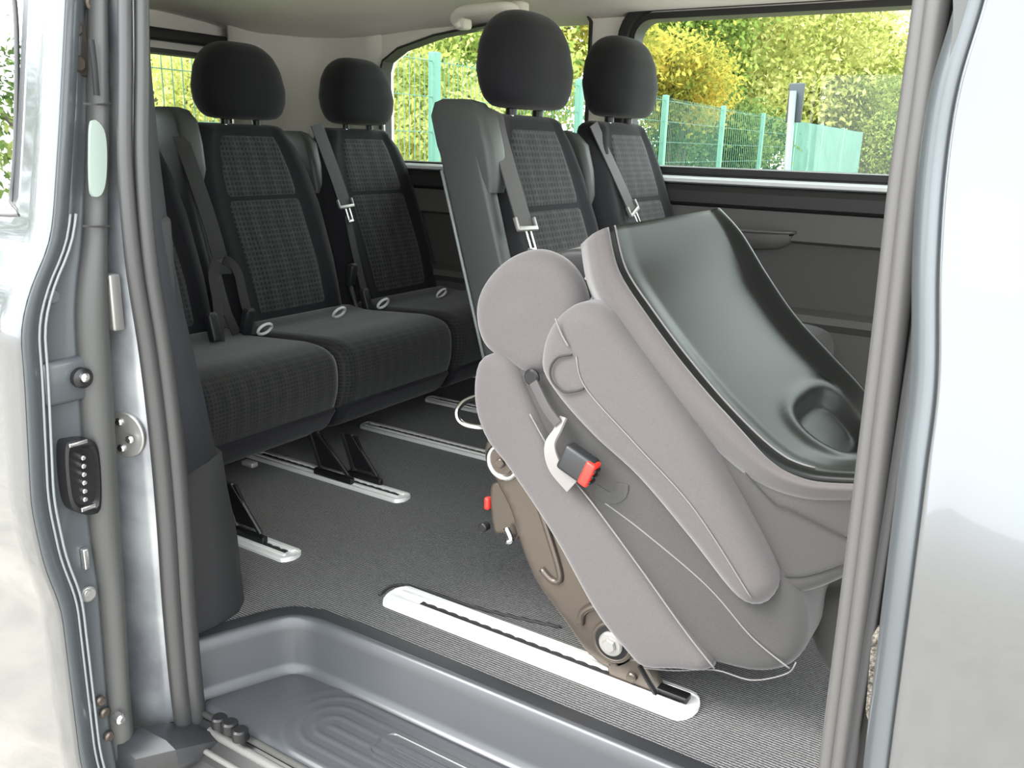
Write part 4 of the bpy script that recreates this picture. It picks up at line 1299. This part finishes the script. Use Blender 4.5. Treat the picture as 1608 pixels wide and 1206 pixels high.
# ================================================================== FRONT DOORWAY EDGE + FRONT DOOR
bp = empty('front_door_seal', (-0.135, 0.86, -0.1), 'pale grey double-ribbed rubber seal down the front edge of the doorway', 'seal')
FS = [(1470, -60), (1462, 0), (1442, 150), (1421, 300), (1402, 470), (1384, 620), (1362, 800), (1342, 960), (1321, 1120), (1303, 1260)]
def fseal(du, y, r, mt):
    p = spline([P(u + du, v, 1, y) for u, v in FS], 60, False)
    return MB().tube(p, r, 14).build('rib', mt, bp)
fseal(-10, 0.865, 0.0098, M['rubber_grey'])
fseal(11, 0.855, 0.0102, M['rubber_grey'])
# B-pillar: dark gap channel and silver rolled flange, striker plate
pil = MB()
zz2 = [1.3, 1.1, 1.0, 0.9, 0.8, 0.7, 0.6, 0.5, 0.4, 0.3, 0.1, -0.3]
def xb(z): return P(0, 0, 1, 0.8).x
rows = []
for z in zz2:
    e = -0.135 + 0.0 * z
    rows.append([(e + 0.012, 1.0, z), (e + 0.006, 0.9, z), (e + 0.012, 0.868, z), (e + 0.024, 0.855, z), (e + 0.03, 0.83, z), (e + 0.032, 0.80, z), (e + 0.04, 0.79, z)])
pil.grid(rows)
pl = pil.build('wall_front', M['trim_dark'])
pl.modifiers.new('thick', 'SOLIDIFY').thickness = 0.004
tag(pl, 'pillar between the doorway and the front door', 'wall', kind='structure')
inn_ = MB().box((-0.05, 0.96, 0.5), (0.14, 0.16, 1.6), bev=0.03).build('pillar_lining', M['trim_mid'], pl, auto=40)

fd = empty('front_door', (0.5, 0.76, GROUND), 'silver grey front door at the right edge, bright with sky reflection', 'door')
def FDp(u, v, y=0.765): return P(u, v, 1, y)
# rolled rear edge of the door: profile swept down along traced edge
EDG = [(1548, -60), (1541, 0), (1500, 140), (1480, 270), (1470, 420), (1467, 600), (1450, 740), (1430, 900), (1412, 1040), (1393, 1190), (1383, 1280)]
def fdoff(z):
    """how far the skin leans out below the waist crease"""
    def soft(v, k=0.018): return k * math.log1p(math.exp(max(-40.0, min(40.0, v / k))))
    return 0.19 * (soft(0.90 - z) - soft(0.575 - z))
def FDe(u, v):
    q = FDp(u, v)
    for _ in range(4): q = FDp(u, v, 0.765 - fdoff(q.z))
    return q
ep = spline([FDe(u, v) for u, v in EDG], 160, False)
rows = []
for q in ep:
    x, z = q.x, q.z
    dyo = 0.0
    o_ = fdoff(z)
    rows.append([(x - 0.02, 0.83, z), (x - 0.022, 0.795 - o_, z), (x - 0.019, 0.778 - o_, z), (x - 0.012, 0.768 - o_, z), (x - 0.004, 0.764 - o_, z), (x + 0.002, 0.764 - o_, z)])
rl = MB().grid(rows).build('rolled_edge', M['paint_edge'], fd)
rl.modifiers.new('thick', 'SOLIDIFY').thickness = 0.003
def bulge(z): return 0.765 + 0.02 * sstep(0.75, 1.1, z) - 0.002 * math.exp(-((z - 0.80) / 0.014) ** 2)
rows = []
for q in ep:
    rows.append([(q.x + 0.003 + dx, 0.764 - fdoff(q.z) + (0.0 if dx < 0.01 else (bulge(q.z) - 0.765) * sstep(0, 0.08, dx)) - 0.006 * sstep(0, 0.05, dx), q.z) for dx in (0, 0.004, 0.01, 0.02, 0.04, 0.07, 0.11, 0.16, 0.25, 0.4, 0.7, 1.1)])
fsk = MB().grid(rows).build('outer_skin', M['paint'], fd)
fsk.modifiers.new('thick', 'SOLIDIFY').thickness = 0.004
# dark window-frame edge at the top
tf = MB().ribbon(spline([FDp(1530, -60, 0.77), FDp(1520, 30, 0.77), FDp(1500, 110, 0.77), FDp(1490, 150, 0.77)], 24, False), [0.03 - 0.0011 * k for k in range(24)], 0.006, (1, 0, 0))
tf.build('window_frame', M['tower'], fd, auto=40)
MB().grid([[(0.02 + dx, 0.785, z) for dx in (0, 0.5, 0.98)] for z in (0.98, 1.27)]).build('window_pane', M['glass_dark'], fd).modifiers.new('thick', 'SOLIDIFY').thickness = 0.004
# perforated dirty striker strip in the door gap
ss_ = MB()
ctrp = spline([P(1386, 985, 1, 0.79), P(1380, 1050, 1, 0.79), P(1372, 1140, 1, 0.79)], 20, False)
ss_.ribbon(ctrp, [0.008, 0.012] + [0.016] * 15 + [0.014, 0.01, 0.005], 0.004, (1, 0, 0.1))
sto_ = ss_.build('drain_strip', mat('corroded_plate', (0.2, 0.18, 0.15), 0.5, 0.3, bump=(300, 0.9, 0.004), var=(180, (0.03, 0.025, 0.02))), fd, auto=40)

# ================================================================== GRAB HANDLE
gh_ = empty('grab_handle', (-1.75, 2.55, 1.3), 'pale grey grab handle on the ceiling edge above the rear side window', 'handle')
hp_ = spline([P(722, 42, 1, 2.55), P(714, 30, 1, 2.53), P(725, 19, 1, 2.5), P(760, 14, 1, 2.49), P(795, 11, 1, 2.5), P(812, 16, 1, 2.55)], 30, False)
MB().tube(hp_, [0.014 + 0.004 * math.sin(PI * k / 29) for k in range(30)], 12).build('grip', M['headliner'], gh_)
for q in (hp_[0], hp_[-1]):
    MB().box(q + Vector((0, 0.015, 0.01)), (0.05, 0.05, 0.035), bev=0.01).build('end_mount', M['headliner'], gh_, auto=40)

# ================================================================== OUTSIDE
def fx(y): return -3.12 - 0.075 * (y - 3)
FTOP = 1.36
posts = [0.1, 2.1, 4.15, 6.15, 8.15, 10.2, 12.2, 14.4, 16.8, 19.3, 22.0]
for i in range(len(posts) - 1):
    ya, yb = posts[i], posts[i + 1]
    net = ya >= 14
    nm = ['behind the near end of the tailgate', 'behind the tailgate window', 'beyond the rear side window', 'half hidden by the middle headrests', 'at the left edge of the big side window', 'between the two palest posts in the big side window', 'just left of the sign post', 'behind the sign post', 'with solid net in the middle of the run', 'at the far right end of the run'][i]
    root = empty('wire_fence', (fx(ya), ya, GROUND), ('green fence panel covered with teal net ' if net else 'green wire mesh fence panel ') + nm, 'fence', 'fence panels behind the van')
    pm_ = MB().box((fx(ya), ya, GROUND + (FTOP + 0.02 - GROUND) / 2), (0.05, 0.06, FTOP + 0.02 - GROUND), bev=0.006)
    pm_.build('post', M['fence'], root, auto=40)
    L = yb - ya
    wires = MB()
    step_ = 0.05 if ya < 9 else 0.1
    for k in range(1, int(L / step_)):
        y = ya + k * step_
        wires.tube([(fx(y), y, GROUND + 0.05), (fx(y), y, FTOP)], 0.0022 if ya < 9 else 0.003, 4, cap=False)
    for k in range(10):
        z = GROUND + 0.1 + (FTOP - GROUND - 0.13) * k / 9
        wires.tube([(fx(ya), ya, z), (fx(yb), yb, z)], 0.003, 4, cap=False)
    wires.build('wire_mesh', M['fence'], root)
    if net:
        nt_ = MB().box(((fx(ya) + fx(yb)) / 2 + 0.02, (ya + yb) / 2, (GROUND + FTOP) / 2 + 0.02), (0.006, L, FTOP - GROUND - 0.06), Matrix.Rotation(math.atan(0.075), 3, 'Z'))
        nt_.build('screen_net', M['net'], root, smooth=False)
lp_ = empty('fence_end_post', (fx(22.0), 22.0, GROUND), 'pale green end post of the fence beside the clipped hedge', 'fence post')
MB().box((fx(22.0), 22.0, (GROUND + FTOP) / 2), (0.07, 0.07, FTOP - GROUND), bev=0.008).build('post', M['fence'], lp_, auto=40)

sg = empty('road_sign', (-2.22, 8.0, GROUND), 'back of a narrow dark road sign on a pale pole beyond the big side window', 'sign')
a = P(1245, 150, 1, 8.0)
MB().tube([(-2.2, 8.0, GROUND), (a.x + 0.0, 8.0, 1.40)], 0.03, 12).build('pole', M['pole'], sg)
MB().box((a.x + 0.015, 8.05, (P(1250, 132, 1, 8).z + P(1250, 190, 1, 8).z) / 2), (0.135, 0.02, 0.33), bev=0.008).build('sign_board', M['sign'], sg, auto=40)


def foliage(mb, c, r, n_, size, rnd, drop=0.0):
    """leaf quads gathered in clumps inside an ellipsoid"""
    clumps = []
    for _ in range(max(8, n_ // 190)):
        while True:
            d = Vector((rnd.uniform(-1, 1), rnd.uniform(-1, 1), rnd.uniform(-1, 1)))
            if 0.2 < d.length < 1: break
        clumps.append(Vector((c[0] + d.x * r[0], c[1] + d.y * r[1], c[2] + d.z * r[2])))
    for _ in range(n_):
        k = rnd.choice(clumps)
        s = min(r) * 0.24
        p = k + Vector((rnd.gauss(0, s), rnd.gauss(0, s), rnd.gauss(0, s * 0.8)))
        if p.z < GROUND + 0.05: p.z = GROUND + 0.05 + rnd.random() * 0.3
        a = Vector((rnd.gauss(0, 1), rnd.gauss(0, 1), rnd.gauss(0, 1))).normalized()
        b = a.orthogonal().normalized()
        b = Matrix.Rotation(rnd.uniform(0, 6.28), 3, a) @ b
        cc = a.cross(b)
        h = size * 0.52 * rnd.uniform(0.6, 1.3)
        mb.add([p - b * h, p + cc * h * 0.5, p + b * h, p - cc * h * 0.5], [(0, 1, 2, 3)])


def tree(name, base, crown_c, crown_r, leaves, n_, size, label, cat, seed, trunk=True, group=None):
    rnd = random.Random(seed)
    root = empty(name, (base[0], base[1], GROUND), label, cat, group)
    mb = MB()
    foliage(mb, crown_c, crown_r, int(n_ * 2.4), size, rnd)
    o = link('foliage', mb.v, mb.f, leaves, root, smooth=False, flip_fix=False)
    t = MB()
    if trunk:
        top = Vector(crown_c)
        t.tube(spline([Vector((base[0], base[1], GROUND)), Vector((base[0], base[1], GROUND)).lerp(top, 0.5) + Vector((0.1, 0, 0)), top], 10, False), [0.16 - 0.012 * k for k in range(10)], 8)
        for k in range(7):
            st0 = Vector((base[0], base[1], GROUND)).lerp(top, 0.45 + 0.07 * k)
            d = Vector((rnd.uniform(-1, 1) * crown_r[0], rnd.uniform(-1, 1) * crown_r[1], rnd.uniform(0.1, 0.8) * crown_r[2])) * 0.7
            t.tube([st0, st0 + d * 0.5 + Vector((0, 0, 0.1)), st0 + d], [0.06, 0.035, 0.012], 6)
    else:
        for k in range(9):
            d = Vector((rnd.uniform(-1, 1) * crown_r[0], rnd.uniform(-1, 1) * crown_r[1], 0)) * 0.7
            t.tube([Vector((base[0], base[1], GROUND)) + d * 0.2, Vector(crown_c) + d * 0.6, Vector(crown_c) + d + Vector((0, 0, crown_r[2] * 0.5))], [0.03, 0.02, 0.008], 5)
    t.build('trunk' if trunk else 'stems', M['bark'], root)
    return root


def T(u, v, y): return P(u, v, 1, y)
def plant(name, u, v, y, ru, rv, depth, leaves, n_, size, label, cat, seed, trunk=True):
    """crown centred on the real point at distance y, sized in metres"""
    c = T(u, v, y)
    tree(name, (c.x, c.y), c, (ru, depth, rv), leaves, n_, size, label, cat, seed, trunk)

plant('tree', 1075, 60, 18, 1.2, 1.6, 1.4, M['leaf_green'], 7000, 0.13, 'green tree with orange tinge in the top left of the big side window', 'tree', 1)
plant('shrub', 1060, 135, 12.5, 0.9, 0.65, 0.7, M['leaf_orange'], 5000, 0.07, 'orange and yellow autumn shrub above the fence left of the sign', 'shrub', 2, False)
plant('tree', 1200, -30, 25, 3.4, 4.6, 2.2, M['leaf_yellow'], 17000, 0.16, 'tall yellow-green tree filling the middle of the big side window', 'tree', 3)
plant('tree', 1345, 120, 30, 2.0, 1.9, 2.0, M['leaf_yellow'], 9000, 0.15, 'thinner yellow-green tree at the right against white sky', 'tree', 4)
plant('shrub', 1300, 178, 27, 2.4, 1.1, 1.0, M['leaf_green'], 8000, 0.10, 'bright green shrub right of the dark road sign', 'shrub', 5, False)
plant('tree', 1150, 60, 20, 2.0, 2.6, 1.5, M['leaf_yellow'], 11000, 0.13, 'yellow-green tree directly behind the fence left of the sign', 'tree', 6)
plant('shrub', 1120, 225, 14, 0.9, 0.75, 1.6, M['leaf_dark'], 6000, 0.08, 'dark green shrub behind the fence left of the sign', 'shrub', 7, False)
plant('hedge', 1400, 245, 26, 1.5, 0.9, 1.0, M['leaf_green'], 8000, 0.10, 'clipped green hedge at the right end of the fence', 'hedge', 8, False)
plant('shrub', 680, 150, 7.5, 1.9, 1.2, 0.9, M['leaf_green'], 9000, 0.07, 'green shrub behind the fence seen through the rear side window', 'shrub', 9, False)
plant('shrub', 790, 70, 11, 2.4, 1.2, 1.2, M['leaf_orange'], 9000, 0.09, 'yellowing tree top above the fence in the rear side window', 'shrub', 10, False)
plant('shrub', 620, 230, 6.0, 1.2, 0.8, 0.7, M['leaf_yellow'], 7000, 0.06, 'pale low shrub at the foot of the fence in the rear side window', 'shrub', 11, False)
c = P(275, 120, 0, -6.5)
tree('shrub', (c.x, c.y), c + Vector((0, 0, 0.2)), (0.9, 2.4, 1.1), M['leaf_green'], 12000, 0.055, 'green shrubbery behind the mesh in the tailgate window', 'shrub', 12, False)
c = P(275, 160, 0, -4.6)
tree('shrub', (c.x, c.y), c + Vector((0, 0, -0.05)), (0.5, 1.6, 0.5), M['leaf_yellow'], 9000, 0.04, 'pale yellow shrub low in the tailgate window', 'shrub', 13, False)
# trees on the near side, seen only as reflections in the slid door's window
tree('tree', (-8.5, -3.6), (-8.5, -3.6, 2.2), (1.2, 1.5, 2.0), M['leaf_dark'], 2600, 0.09, 'sparse tree mirrored in the slid door window', 'tree', 14)
